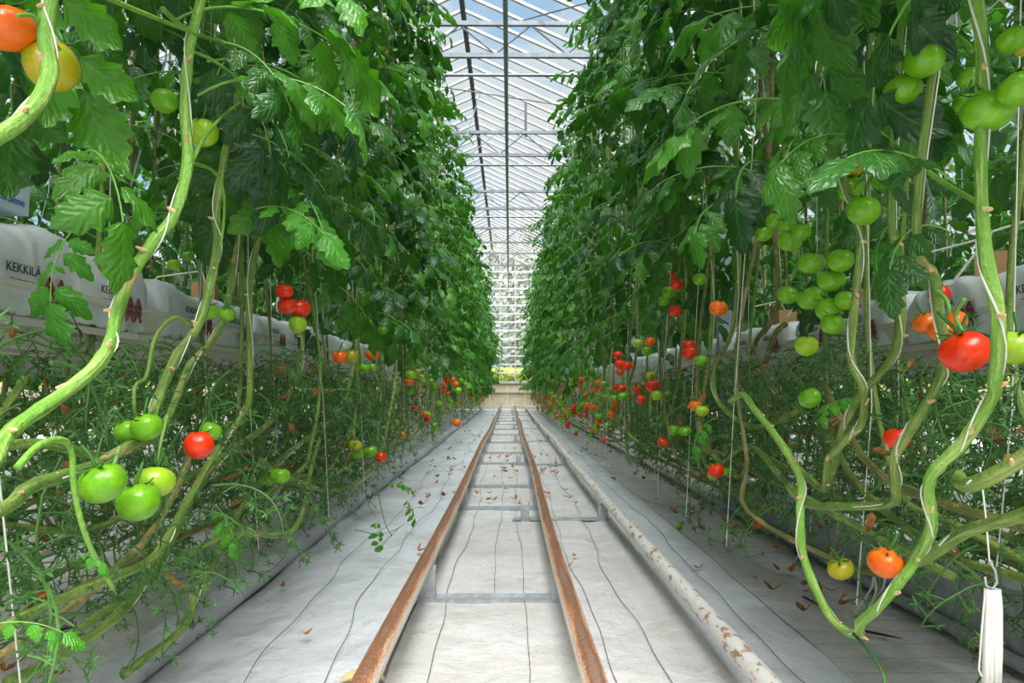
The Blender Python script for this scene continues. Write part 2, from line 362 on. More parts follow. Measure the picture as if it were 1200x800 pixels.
for x in (GX, LX):
    b = MB(); b.prism(gut_prof(x), -1, YB); b.build('valley_gutter', M['alu'], ce)
# neighbouring bays, seen only through the leaves
SP = GX-LX
for k, s in enumerate((-1, 1)):
    b = MB(); g = MB(); cx = RX+s*SP
    for j in range(ny//2+1):
        y = YB-j*pitch*2
        for e in (-1, 1):
            b.bar((cx, y, RZ), (cx+e*(SP/2-.2), y, GZ+.05), .034, .05)
    for e in (-1, 1): g.bar((cx+e*.02, YB/2, RZ), (cx+e*(SP/2-.2), YB/2, GZ+.05), YB+2, .005)
    b.box((cx, YB/2, RZ), (.07, YB, .09)); b.prism(gut_prof(cx+s*SP/2), -1, YB)
    b.build('side_bay_frame', M['whitebar'], ce); g.build('side_bay_glass', M['glass'], ce)

# ------------------------------------------------------------------ setting: back wall
wb = empty('wall_back', (0, YB, 0)); tag(wb, kind='structure')
def wl(x): return x
z0 = 1.10
for x in range(-9, 9, 1):
    pass
for k, x in enumerate([LX+.69*j for j in range(0, 8)][:-1]):
    for (za, zb) in ((.16, .70), (.74, 1.06)):
        b = MB(); b.box((x+.345, .02, (za+zb)/2), (.68, .06, zb-za-.01)); b.build('cement_panel', M['tan'], wb)
for (xa, xb) in ((-9, LX-.01), (LX+.69*7, 9)):
    b = MB(); b.box(((xa+xb)/2, .02, .55), (xb-xa, .06, 1.08)); b.build('cement_panel', M['tan'], wb)
for z, d in ((.09, .10), (.72, .07), (1.09, .09)):
    b = MB(); b.box((0, -.03, z), (18, .09, d)); b.build('sill', M['whitebar'], wb)
def roof_z(x):
    xx = (x-LX) % SP+LX; t = abs(xx-RX)/(SP/2); return RZ+(GZ-RZ)*t
pm_ = None; zz = [1.13+.336*k for k in range(0, 14)]
bb = MB(); bb.box((0, 0, 0), (SP, .07, .055)); hbar = bb.mesh('glazing_bar', M['cleanwhite'])
for z in zz[1:]: obj('glazing_bar', hbar, wb, (RX, 0, z))
bb = MB(); bb.box((0, 0, 0), (.63, .005, .29)); pm_ = bb.mesh('pane', M['glass'])
cols = [LX+.615*j for j in range(8)]
for x in cols:
    b = MB(); b.box((x, .0, (1.1+roof_z(x))/2), (.05, .05, roof_z(x)-1.1)); b.build('mullion', M['whitebar'], wb)
for x in cols[:-1]:
    for z in zz[:-1]: obj('pane', pm_, wb, (x+.3075, .0, z+.168), None, (.9, 1, 1))
b = MB(); gz0 = zz[-1]+.02
i = len(b.v); b.v += [(LX+.3, 0, gz0), (GX-.3, 0, gz0), (GX-.3, 0, GZ+.1), (RX, 0, RZ-.03), (LX+.3, 0, GZ+.1)]; b.face((i, i+1, i+2, i+3, i+4)); b.build('gable_pane', M['glass'], wb)
b = MB(); b.bar((LX, 0, GZ), (RX, 0, RZ), .05, .08); b.bar((GX, 0, GZ), (RX, 0, RZ), .05, .08); b.build('gable_frame', M['whitebar'], wb)
for s in (-1, 1):                      # outer stretches of the back wall
    xa, xb = (GX, 9) if s > 0 else (-9, LX)
    b = MB(); b.box(((xa+xb)/2, .0, 3.3), (xb-xa, .006, 4.4)); b.build('side_glass', M['glass'], wb)
    b = MB(); x = xa
    while x < xb: b.box((x, 0, 3.3), (.04, .05, 4.4)); x += 1.2
    for z in range(14): b.box(((xa+xb)/2, 0, 1.13+z*.336), (xb-xa, .05, .04))
    b.build('side_frame', M['whitebar'], wb)
for s, nm in ((-1, 'wall_left'), (1, 'wall_right')):
    w = empty(nm, (s*9, 0, 0)); tag(w, kind='structure')
    b = MB(); b.box((0, YB/2-1, .4), (.08, YB+2, .8)); b.build('low_wall', M['tan'], w)
    b = MB(); b.box((0, YB/2-1, 3.15), (.006, YB+2, 4.7)); b.build('side_glass', M['glass'], w)
    b = MB()
    for k in range(24): b.box((0, -1+k*1.27, 3.15), (.05, .05, 4.7))
    for z in (.85, 2.4, 3.9, 5.45): b.box((0, YB/2-1, z), (.06, YB+2, .06))
    b.build('side_frame', M['whitebar'], w)

# ------------------------------------------------------------------ trusses, overhead pipes
ords = ['', '', 'nearest', 'second nearest', 'third nearest', 'fourth nearest', 'fifth nearest', 'farthest']
for k, y in enumerate(TY):
    if y < 4: continue
    o = empty('roof_truss', (0, y, GZ-.42))
    tag(o, f'grey steel lattice truss crossing under the glass roof, {ords[k]} truss of the row', 'roof truss', 'lattice trusses across the bay')
    for z, r in ((.42, .035), (0, .035)):
        b = MB(); b.box(((LX+GX)/2, 0, z), (SP-.1, r*1.5, r*1.6)); b.build('chord', M['alu'], o)
    x = GX-.7+.02; up = 1; st = .455
    x = .73+.455
    while x > LX+.3:
        b = MB(); b.tube([(x, 0, .40 if up else .02), (x-st, 0, .02 if up else .40)], .013, 6); b.build('brace', M['alu'], o); x -= st; up = not up
for j, (y, z) in enumerate(((9.3, 5.05), (13.0, 5.0), (17.2, 5.05))):
    b = MB(); b.tube([(LX, y, GZ-.13), (LX, y, z), (GX, y, z), (GX, y, GZ-.13)], .022, 8)
    tag(b.build('tie_pipe', M['alu']), ['thin grey pipe crossing overhead just beyond the nearest truss', 'thin grey cross pipe overhead beyond the second truss in view', 'thin grey cross pipe overhead high in the distance'][j], 'pipe')
b = MB(); b.tube([(-.045, -.5, 4.94), (-.045, YB-.1, 4.94)], .028, 10); o = b.build('heating_pipe', M['alu'])
tag(o, 'long dark grey pipe running overhead down the middle of the aisle', 'pipe')
for j, (p0, p1, y0, y1) in enumerate((((612, 24), (700, 0), 9.0, 8.0), ((518, 102), (682, 127), 11.2, 11.6), ((540, 190), (616, 128), 12.8, 14.5), ((545, 165), (562, 112), 12, 13))):
    b = MB(); b.tube([atY(*p0, y0), atY(*p1, y1)], .011, 6)
    tag(b.build('brace_rod', M['alu']), ['thin slanting brace rod near the top of the picture by the nearest truss', 'thin nearly level wire rod sloping down to the right under the roof', 'thin diagonal rod rising to a short hanging strut', 'short steep rod at the left of the roof opening'][j], 'rod')
p = atY(616, 120, 12.9); q = atY(616, 160, 12.9)
b = MB(); b.box((p+q)/2, (.05, .05, (p-q).length)); tag(b.build('hanging_strut', M['darksteel']), 'short dark upright strut hanging under the roof right of the middle pipe', 'strut')
for x in (-1.3, -.95, .98, 1.35):
    b = MB(); b.tube([(x, -.5, 4.62), (x, YB-.1, 4.62)], .0035, 5)
    tag(b.build('crop_wire', M['galv']), {-1.3: 'overhead crop wire, outer one of the left plant row', -.95: 'overhead crop wire above the aisle side of the left plant row', .98: 'overhead crop wire above the aisle side of the right plant row', 1.35: 'overhead crop wire, outer one of the right plant row'}[x], 'wire')

# columns
for s in (-1, 1):
    for k, y in enumerate(TY):
        if y < 1 or (s < 0 and y < 8): continue
        x = 1.50 if s > 0 else LX
        b = MB(); b.box((0, 0, 2.7), (.10, .07, 5.4)); b.box((0, 0, .02), (.16, .14, .04))
        o = b.build('steel_column', M['cream']); o.location = (x, y, 0)
        if s > 0: tag(o, 'grey steel column standing behind the right-hand plants, ' + ('nearest of its line' if y < 6 else f'{ords[k]} of its line' if False else 'far along the row'), 'column', None if y < 6 else 'far columns behind the right plants')
        else: tag(o, 'grey steel roof column hidden in the left-hand foliage', 'column', 'columns behind the left plants')

# ------------------------------------------------------------------ rails
def rail(x, z, r, m, label, sag=.004, posts=()):
    pts = []; y = -.5
    while y < YB-.4: pts.append((x+.008*math.sin(y*.9+x*9)+.012*math.exp(-((y-17)/3)**2)*math.sin(y), y, z+sag*math.sin(y*1.4))); y += .25
    b = MB(); b.tube(pts, r, 16); o = b.build('heating_rail' if m is M['rail'] else 'heating_pipe', m, None, True); tag(o, label, 'rail' if m is M['rail'] else 'pipe'); return o
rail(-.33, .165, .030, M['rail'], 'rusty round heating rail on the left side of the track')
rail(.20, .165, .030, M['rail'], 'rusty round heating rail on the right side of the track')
rail(.605, .15, .029, M['wpipe'], 'chipped white pipe along the right of the aisle')
b = MB(); b.tube([(-.33, YB-.65, .165), (-.30, YB-.5, .165), (.2, YB-.45, .165), (.58, YB-.5, .155), (.605, YB-.65, .15)], .03, 10)
tag(b.build('pipe_bend', M['wpipe'], None, True), 'pale pipe bend joining the rails at the far wall', 'pipe')
def saddle(b, x, ztop, y, w=.055, d=.05):
    b.box((x, y-d/2, ztop/2), (w, .005, ztop)); b.box((x-w/2, y, ztop/2), (.005, d, ztop)); b.box((x+w/2, y, ztop/2), (.005, d, ztop))
    b.box((x-w/2, y-d/2, ztop+.008), (.012, .006, .02)); b.box((x+w/2, y-d/2, ztop+.008), (.012, .006, .02))
for k, y in enumerate(cross[1:-1]):
    o = empty('rail_support', (0, y, 0))
    lab = ('galvanised rail support across the track at the bottom of the picture' if y < 2 else 'nearest wide galvanised rail support crossing under both rusty rails' if y < 4 else 'second galvanised rail support under the rusty rails' if y < 6 else 'galvanised rail support farther along the rusty track')
    tag(o, lab, 'rail support', 'rail supports along the track')
    b = MB(); b.box((-.065, 0, .016), (.62, .05, .006)); b.box((-.065, .022, .021), (.60, .005, .012)); b.box((-.065, -.03, .010), (.64, .005, .014)); b.build('cross_bar', M['galv'], o)
    for x in (-.325, .195):
        b = MB(); saddle(b, x, .135, 0); b.build('post', M['galv'], o)
for k, y in enumerate(cr2[1:-1]):
    o = empty('pipe_support', (0, y, 0)); tag(o, 'nearest galvanised support bar under the white pipe right of the track' if 3 < y < 5 else 'galvanised support bar under the white pipe at the bottom edge' if y < 3 else 'galvanised support bar under the white pipe farther down the aisle', 'pipe support', None if y < 5 else 'pipe supports down the aisle')
    b = MB(); b.box((.33, 0, .014), (.62, .05, .008)); b.box((.33, .02, .019), (.60, .005, .010)); b.build('cross_bar', M['galv'], o)
    b = MB(); saddle(b, .60, .12, 0); b.build('post', M['galv'], o)
    b = MB(); saddle(b, .10, .11, 0, .05); b.build('post', M['galv'], o)
# left floor pipe
b = MB(); b.tube([(-1.09+.01*math.sin(y*.8), y, .055) for y in [-.5+.4*k for k in range(71)]], .055, 14)
tag(b.build('floor_pipe', M['sheet_blue'], None, True), 'white sleeved pipe lying on the floor along the left plants', 'pipe')
# right low beam, far pipe and inner pipes
o = empty('bench_rail', (1.55, 0, 0)); tag(o, 'low galvanised channel beam along the floor under the right-hand gutter', 'beam')
b = MB(); b.prism([(-.03, .02), (.05, .02), (.05, .03), (-.02, .03), (-.02, .235), (.05, .235), (.05, .245), (-.03, .245)], -.5, 4.85); b.build('channel', M['galv'], o)
b = MB(); b.tube([(-.055, -.5, .045), (-.055, 4.85, .045)], .022, 8); b.build('bottom_tube', M['galv'], o)
b = MB(); b.box((0, 4.9, .17), (.14, .09, .34)); b.box((.02, 4.97, .12), (.2, .02, .2)); b.build('end_post', M['galv'], o)
b = MB(); b.tube([(1.50, 5.0, .07), (1.50, YB-.4, .07)], .05, 12); tag(b.build('floor_pipe', M['wpipe'], None, True), 'white floor pipe beyond the short post beside the right plants', 'pipe')
b = MB(); b.box((1.64, 16, .05), (.12, 22, .03)); tag(b.build('rusty_strip', M['rail']), 'rusty flat strip lying behind the white floor pipe on the right', 'strip')
b = MB(); b.tube([(1.80, -.5, .30), (1.80, YB-.4, .30)], .045, 12); tag(b.build('inner_pipe', M['wpipe'], None, True), 'white pipe running low behind the galvanised beam on the right', 'pipe')
b = MB(); b.tube([(1.68+.02*math.sin(y), y, .27) for y in [k*.5-.5 for k in range(12)]], .02, 8); tag(b.build('drain_hose', M['black'], None, True), 'black hose lying on the channel beam under the right plants', 'hose')
b = MB(); b.tube([(-1.62, -.5, .30), (-1.62, YB-.4, .30)], .03, 10); tag(b.build('inner_pipe', M['wpipe'], None, True), 'white pipe running low behind the stems on the left', 'pipe')

# ------------------------------------------------------------------ hanging gutters
def gutter(x, z, label, inner):
    o = empty('crop_gutter', (x, 0, z)); tag(o, label, 'gutter'); s = inner
    prof = [(-.13, .0), (-.10, -.12), (-.09, -.155), (.09, -.155), (.10, -.12), (.13, 0), (.15, .0), (.15, -.015), (.136, -.02), (.113, -.125), (.10, -.17), (-.10, -.17), (-.113, -.125), (-.136, -.02), (-.15, -.015), (-.15, 0)]
    b = MB(); b.prism(prof, -.6, YB-.8); b.build('trough', M['gutter'], o)
    b = MB(); b.box((s*.145, 14, -.105), (.012, YB, .02)); b.build('lip', M['gutter'], o)
    b = MB(); b.box((0, 14, -.175), (.10, 27, .012)); b.build('base_rib', M['whitebar'], o)
    for k in range(14):
        y = .9+2.0*k; bb = MB(); bb.tube([(-.15, y, .0), (-.16, y, .5), (-.02, y, 1.1), (0, y, 3.5)], .004, 5); bb.tube([(.15, y, .0), (.16, y, .5), (.02, y, 1.1)], .004, 5); bb.build('hanger_wire', M['galv'], o)
    return o
gutter(-1.42, 1.13, 'long cream painted crop gutter behind the left-hand stems', 1)
gutter(1.60, 1.10, 'long cream painted crop gutter behind the right-hand stems', -1)
for s in (-1, 1):
    gutter(s*3.2, 1.12, f'farther cream crop gutter seen through the {"left" if s<0 else "right"} row', -s)

# substrate bags
def bag_mesh(L_, seed, w=.30, h=.17):
    r = random.Random(seed); ph = [r.uniform(0, 6) for _ in range(6)]; b = MB(); ny_, nc = 60, 22
    for j in range(ny_+1):
        v = j/ny_; e = min(1, min(v, 1-v)/.05); e = e**.5 if e > 0 else 0
        for i in range(nc+1):
            a = PI*(i/nc); c = math.cos(a); s_ = math.sin(a)
            X = math.copysign(abs(c)**.45, c)*w/2; Z = s_**.5*h*(.75+.25*e)
            q1 = math.sin(v*L_*46+3.2*math.sin(v*13+ph[0])+ph[1]+a*.8); q2 = math.sin(v*31+a*2.3+ph[4]+2*math.sin(v*7)); pl = (.007*(1-abs(q1))*(1 if q2 > -.3 else .3)+.006*q2*math.sin(a*5+v*23))*(.4+abs(c)**.5)+.012*math.sin(v*9+ph[2])*(s_)
            X *= (1+pl*4)*(.88+.12*e); Z += pl*.8+.012*math.sin(v*13+ph[3])*s_
            if i in (0, nc): Z -= .035
            b.v.append((X, (v-.5)*L_, Z))
    for j in range(ny_):
        for i in range(nc):
            a = j*(nc+1)+i; b.face((a, a+1, a+nc+2, a+nc+1))
    for j in (0, ny_):
        base = j*(nc+1); f = [base+i for i in range(nc+1)]; b.face(f if j else f[::-1])
    return b.mesh('substrate_bag', M['white_plastic'], True)
def text(body, size, m, parent, loc, rot, name='lettering', ext=.0008):
    c = bpy.data.curves.new('t', 'FONT'); c.body = body; c.size = size; c.extrude = ext; c.align_x = 'CENTER'; c.align_y = 'CENTER'; c.resolution_u = 3
    o = bpy.data.objects.new('t', c); C.objects.link(o); bpy.context.view_layer.update()
    me = bpy.data.meshes.new_from_object(o.evaluated_get(bpy.context.evaluated_depsgraph_get())); me.materials.clear(); me.materials.append(m)
    bpy.data.objects.remove(o); return obj(name, me, parent, loc, rot)
bm = [bag_mesh(.92, i+1, w=.27, h=.22 if i == 0 else .17) for i in range(3)]
def bag(x, y, z, s, label, grp, me, printed=True, first=None):
    o = obj('substrate_bag', me, None, (x, y, z)); tag(o, label, 'bag', grp)
    if printed:
        f = -s; X = f*.137          # aisle-side face
        rz = PI/2 if f > 0 else -PI/2
        for yy in (-.22, .20):
            text('KEKKIL\u00c4', .035, M['ink'], o, (X+f*.012, yy*1, .085), (PI/2, 0, rz))
            text('PROFESSIONAL', .015, M['ink'], o, (X+f*.012, yy*1, .052), (PI/2, 0, rz))
            for d in (-.15, -.10):   # zigzag of chevrons
                b = MB(); y0 = yy+d*f*-1
                for q in range(3):
                    z_ = .0+.022*q
                    b.bar((X+f*.014, y0-.022, z_), (X+f*.014, y0, z_+.035), .004, .009); b.bar((X+f*.014, y0, z_+.035), (X+f*.014, y0+.022, z_), .004, .009)
                b.build('zigzag_print', M['maroon'], o)
    return o
lb = ['white pleated substrate bag with black lettering at the left edge of the picture', 'white printed substrate bag second from the left edge on the left gutter', 'white printed substrate bag on the left gutter beside the red tomato trio']
k = 0; y = .62
while y < 26:
    bag(-1.42, y+.45, 1.075, -1, lb[k] if k < 3 else 'white substrate bag farther down the left gutter', None if k < 3 else 'bags farther down the left gutter', bm[0] if k < 2 else bm[1+k % 2], k < 4); y += 1.0; k += 1
rb = ['white substrate bag at the near end of the right gutter', 'white substrate bag on the right gutter left of the big red tomato', 'pale crumpled substrate bag on the right gutter below the green cluster', 'white substrate bag on the right gutter just in front of the steel column']
k = 0; y = .7
while y < 26:
    bag(1.60, y+.45, 1.045, 1, rb[k] if k < 4 else 'white substrate bag farther down the right gutter', None if k < 4 else 'bags farther down the right gutter', bm[1+k % 2], k < 4); y += 1.02; k += 1
# propagation cubes on the bags near the camera
cube_m = MB(); cube_m.box((0, 0, .05), (.10, .10, .10)); cubeme = cube_m.mesh('rockwool_cube', M['cardbox'])
for k, (x, y, z) in enumerate(((-1.42, 1.75, 1.245), (-1.40, 2.5, 1.24), (1.58, 1.95, 1.20), (1.62, 2.35, 1.20), (1.58, 3.2, 1.20), (1.6, 4.1, 1.2), (-1.42, 3.3, 1.24))):
    o = obj('rockwool_cube', cubeme, None, (x, y, z), (0, 0, .3*k)); tag(o, 'brown growing cube standing on a white bag', 'growing cube', 'growing cubes on the bags')
    b = MB(); b.tube([(0, 0, .1), (.02, .02, .16), (-.02, .2, .12), (-.05, .3, -.02)], .004, 5)
    b.build('drip_tube', M['string'], o)
# carton at the upper left
c = empty('carton', (-1.42, 1.33, 1.30)); c.location = atX(4, 243, -1.35)+Vector((-.06, 0, 0)); tag(c, 'pale carton with a blue label on the bag at the left edge', 'carton')
b = MB(); b.box((0, 0, .06), (.12, .20, .12)); b.build('carton_body', M['palebox'], c)
b = MB(); b.box((.062, .035, .095), (.004, .075, .025)); b.build('blue_label', M['blue'], c)
text('Cultilene', .032, M['blue'], c, (.0625, .02, .03), (PI/2, 0, PI/2))

# ------------------------------------------------------------------ plant pieces
def leaflet(b, o, T, Nn, Ln, Wd, rows, cols, r, lobes=4, curl=1.0):
    T = T.normalized(); S = T.cross(Nn).normalized(); Nn = S.cross(T).normalized()
    base = len(b.v); p1 = r.uniform(0, 6); p2 = r.uniform(.5, 1.4)*curl; tw = r.uniform(-.35, .35); sd = r.uniform(-.25, .25)*Wd
    for j in range(rows+1):
        t = j/rows; env = math.sin(PI*min(1, t**.72))**.75 if 0 < t < 1 else 0
        lob = 1 + .52*((t*lobes) % 1.0-.5)*(1 if t < .93 else 0)
        w = Wd/2*env*lob
        if j == 0: w = Wd*.03
        if j == rows: w = 0
        ang = tw*t
        for i in range(cols+1):
            c = (i/cols)*2-1
            lz = -.30*p2*Ln*t*t + (.22*abs(c)-.12*c*c*2)*w + .10*Wd*env*abs(c)*math.sin(t*11+p1+c*2)*.9 - .25*p2*w*c*c
            P = o + T*(t*Ln*(1-.10*p2*t)) + (S*math.cos(ang)+Nn*math.sin(ang))*(c*w+sd*t*t) + Nn*lz
            b.v.append(tuple(P))
    for j in range(rows):
        for i in range(cols):
            a = base+j*(cols+1)+i; u0, u1 = j/rows, (j+1)/rows; v0, v1 = i/cols, (i+1)/cols
            b.face((a, a+1, a+cols+2, a+cols+1), ((u0, v0), (u0, v1), (u1, v1), (u1, v0)))
def compound(b, r, M4, rows, cols, n=5, rl=.36, small=True, bend=1.0):
    # rachis from the origin going +X, arching down
    a0 = r.uniform(.1, .6); a1 = -r.uniform(.5, 1.15)*bend; sw = r.uniform(-.35, .35)
    pts = []; tg = []; p = Vector((0, 0, 0)); st = 12
    for k in range(st+1):
        t = k/st; a = a0+(a1-a0)*t; d = Vector((math.cos(a)*math.cos(sw*t), math.cos(a)*math.sin(sw*t), math.sin(a)))
        pts.append(p.copy()); tg.append(d); p = p+d*(rl/st)
    def X(v): return M4 @ v
    def XR(v): return M4.to_3x3() @ v
    b.mi = 1; b.tube([X(q) for q in pts], [.0032*(1-.5*k/st)*M4.median_scale if hasattr(M4, 'median_scale') else .003 for k in range(st+1)], 5 if rows > 7 else 3, cap=False); b.mi = 0
    def lf(k, side, ln, ang):
        o = pts[k]; T = tg[k]; up = Vector((0, 0, 1)); sdv = T.cross(up).normalized(); nn = sdv.cross(T).normalized()
        d = (T*math.cos(ang)+sdv*side*math.sin(ang)).normalized(); d = (d+Vector((0, 0, -r.uniform(.1, .6)))).normalized()
        n_ = (nn+Vector((r.uniform(-.4, .4), r.uniform(-.4, .4), r.uniform(-.1, .3)))).normalized()
        o2 = o+d*ln*.12
        leaflet(b, X(o2), XR(d), XR(n_), ln*M4.median_scale, ln*r.uniform(.50, .64)*M4.median_scale, rows, cols, r)
    for kk, ln in ((4, .085), (7, .115), (10, .125)):
        for s in (-1, 1): lf(kk+r.choice((-1, 0, 0)), s, ln*r.uniform(.85, 1.15), r.uniform(.8, 1.25))
    if small:
        for kk in (5, 8):
            for s in (-1, 1):
                if r.random() < .7: lf(kk, s, .035, 1.2)
    o = pts[-1]; T = tg[-1]; n_ = Vector((r.uniform(-.3, .3), r.uniform(-.3, .3), 1)).normalized()
    if abs(n_.dot(T)) > .95: n_ = Vector((1, 0, 0))
    leaflet(b, X(o), XR(T), XR(n_), .15*M4.median_scale, .095*M4.median_scale, rows, cols, r, lobes=5)
I4 = Matrix.Identity(4)
def leaf_variants(n, rows, cols, m, seed, small=True):
    out = []
    for k in range(n):
        r = random.Random(seed+k); b = MB(); compound(b, r, I4, rows, cols, small=small); out.append(b.mesh('leaf', [m, M['petiole']], True))
    return out
LH = leaf_variants(7, 15, 6, M['leaf'], 100)
LM = leaf_variants(6, 8, 4, M['leaf'], 200)
LL = leaf_variants(4, 5, 2, M['leaf'], 300, False)
LY = leaf_variants(3, 12, 4, M['young'], 400)
# whole foliage columns for far and hidden plants
def foliage_mesh(seed, z0_, z1_, n, spread=.3, size=1.0, m=None, rows=4, cols=2, side=0):
    r = random.Random(seed); b = MB()
    for k in range(n):
        z = z0_+(z1_-z0_)*(k+r.random())/n
        bx = -side*.26*max(0, min(1, (3.9-z)/1.6))
        mm = Matrix.Translation((bx+r.uniform(-.06, .06), r.uniform(-.1, .1), z)) @ Matrix.Rotation(r.uniform(0, 2*PI), 4, 'Z') @ Matrix.Rotation(r.uniform(-.4, .4), 4, 'Y') @ Matrix.Scale(size*r.uniform(.8, 1.2), 4)
        compound(b, r, mm, rows, cols, small=False)
    return b.mesh('foliage', [m or M['leaf'], M['petiole']], True)
FM = [foliage_mesh(500+k, .80, 4.75, 36, side=-1 if k < 4 else 1) for k in range(8)]
FB = [foliage_mesh(600+k, 1.25, 4.7, 24) for k in range(3)]
FC = [foliage_mesh(650+k, .35, 4.7, 26, size=1.7, rows=3) for k in range(2)]

# tomato
def tomato_mesh(m, seed, lobes=5, ob=.80):
    r = random.Random(seed); b = MB(); nu, nv = 20, 12; p = r.uniform(0, 6); asx = r.uniform(.94, 1.06)
    for j in range(nv+1):
        v = PI*j/nv
        for i in range(nu):
            u = 2*PI*i/nu; rr = math.sin(v)*(1+.045*math.sin(u*lobes+p)*math.sin(v)*(1.2 if v < PI/2 else .5))
            z = math.cos(v)*ob; z -= .09*math.exp(-(v/.45)**2)
            b.v.append((rr*math.cos(u)*.5*asx, rr*math.sin(u)*.5/asx, z*.5))
    for j in range(nv):
        for i in range(nu):
            a = j*nu+i; c_ = j*nu+(i+1) % nu; b.face((a+nu, c_+nu, c_, a))
    return b.mesh('tomato', m, True)
TM = {k: [tomato_mesh(M[k], 10*i+len(k), 4+i, .93-.05*i) for i in range(3)] for k in ('red', 'orange', 'yellow', 'green', 'lime')}
def calyx_mesh(stalk=.5):
    b = MB()
    for k in range(5):
        a = k*2*PI/5+.2; d = Vector((math.cos(a), math.sin(a), 0)); s = Vector((-d.y, d.x, 0)); i = len(b.v)
        for t, w, z in ((.02, .05, .36), (.2, .055, .40), (.38, .035, .42), (.52, .0, .50)):
            P = d*t; b.v += [tuple(P+s*w+Vector((0, 0, z-.02))), tuple(P-s*w+Vector((0, 0, z-.02))), tuple(P+Vector((0, 0, z+.012)))]
        for q in range(3):
            o_ = i+q*3; b.face((o_, o_+2, o_+5, o_+3)); b.face((o_+2, o_+1, o_+4, o_+5))
    b.tube([(0, 0, .33), (.02, 0, .5), (.1, .05, .72), (.12, .15, .95)], [.05, .04, .045, .04], 6)
    return b.mesh('calyx', M['calyx'], True)
CX = calyx_mesh()
COLN = {'red': 'ripe red tomato', 'orange': 'orange half-ripe tomato', 'yellow': 'yellow-green tomato just turning', 'green': 'unripe green tomato', 'lime': 'pale lime green tomato'}
def tomato(parent, P, d, kind, r, tilt=None, cal=True):
    loc = Vector(P)-parent.location if parent else Vector(P)
    o = obj('tomato', TM[kind][r.randrange(3)], parent, loc, (r.uniform(-.5, .5), r.uniform(-.5, .5), r.uniform(0, 6)) if tilt is None else tilt, d)
    if parent: o['label'] = COLN[kind]
    if cal: obj('calyx', CX, o)
    return o
# stripped fruit stalk
def stalk_mesh(seed, L_=.26, n=7):
    r = random.Random(seed); b = MB(); pts = []; p = Vector((0, 0, 0)); a = r.uniform(-.2, .3); az = 0
    for k in range(9):
        pts.append(p.copy()); a -= .24+r.uniform(-.12, .12); az += r.uniform(-.3, .3); p = p+Vector((math.cos(a)*math.cos(az), math.cos(a)*math.sin(az), math.sin(a)))*L_/8
    b.tube(pts, [.0032-.0002*k for k in range(9)], 5)
    for k in range(n):
        o = pts[min(8, 2+k)]; az = r.uniform(0, 6.3); d = Vector((math.cos(az)*.8, math.sin(az)*.8, r.uniform(-.8, .5))).normalized()
        q = [o, o+d*.022, o+d*.04+Vector((0, 0, -.004))]; b.tube(q, .0016, 4, cap=False); e = q[-1]
        u = d.orthogonal().normalized(); w = d.cross(u)
        for s in range(5):
            aa = s*2*PI/5+az; g = u*math.cos(aa)+w*math.sin(aa); sd = d.cross(g)*.0026; i = len(b.v)
            ln = r.uniform(.012, .024)
            b.v += [tuple(e+sd), tuple(e-sd), tuple(e+g*ln*.6+d*ln*.3+sd*.8), tuple(e+g*ln*.6+d*ln*.3-sd*.8), tuple(e+g*ln+d*ln*r.uniform(-.1, .9))]
            b.face((i, i+1, i+3, i+2)); b.face((i+2, i+3, i+4))
    return b.mesh('fruit_stalk', M['stalk'], False)
SK = [stalk_mesh(700+k, r_, n_) for k, (r_, n_) in enumerate(((.26, 7), (.20, 6), (.30, 8), (.22, 7), (.16, 5)))]

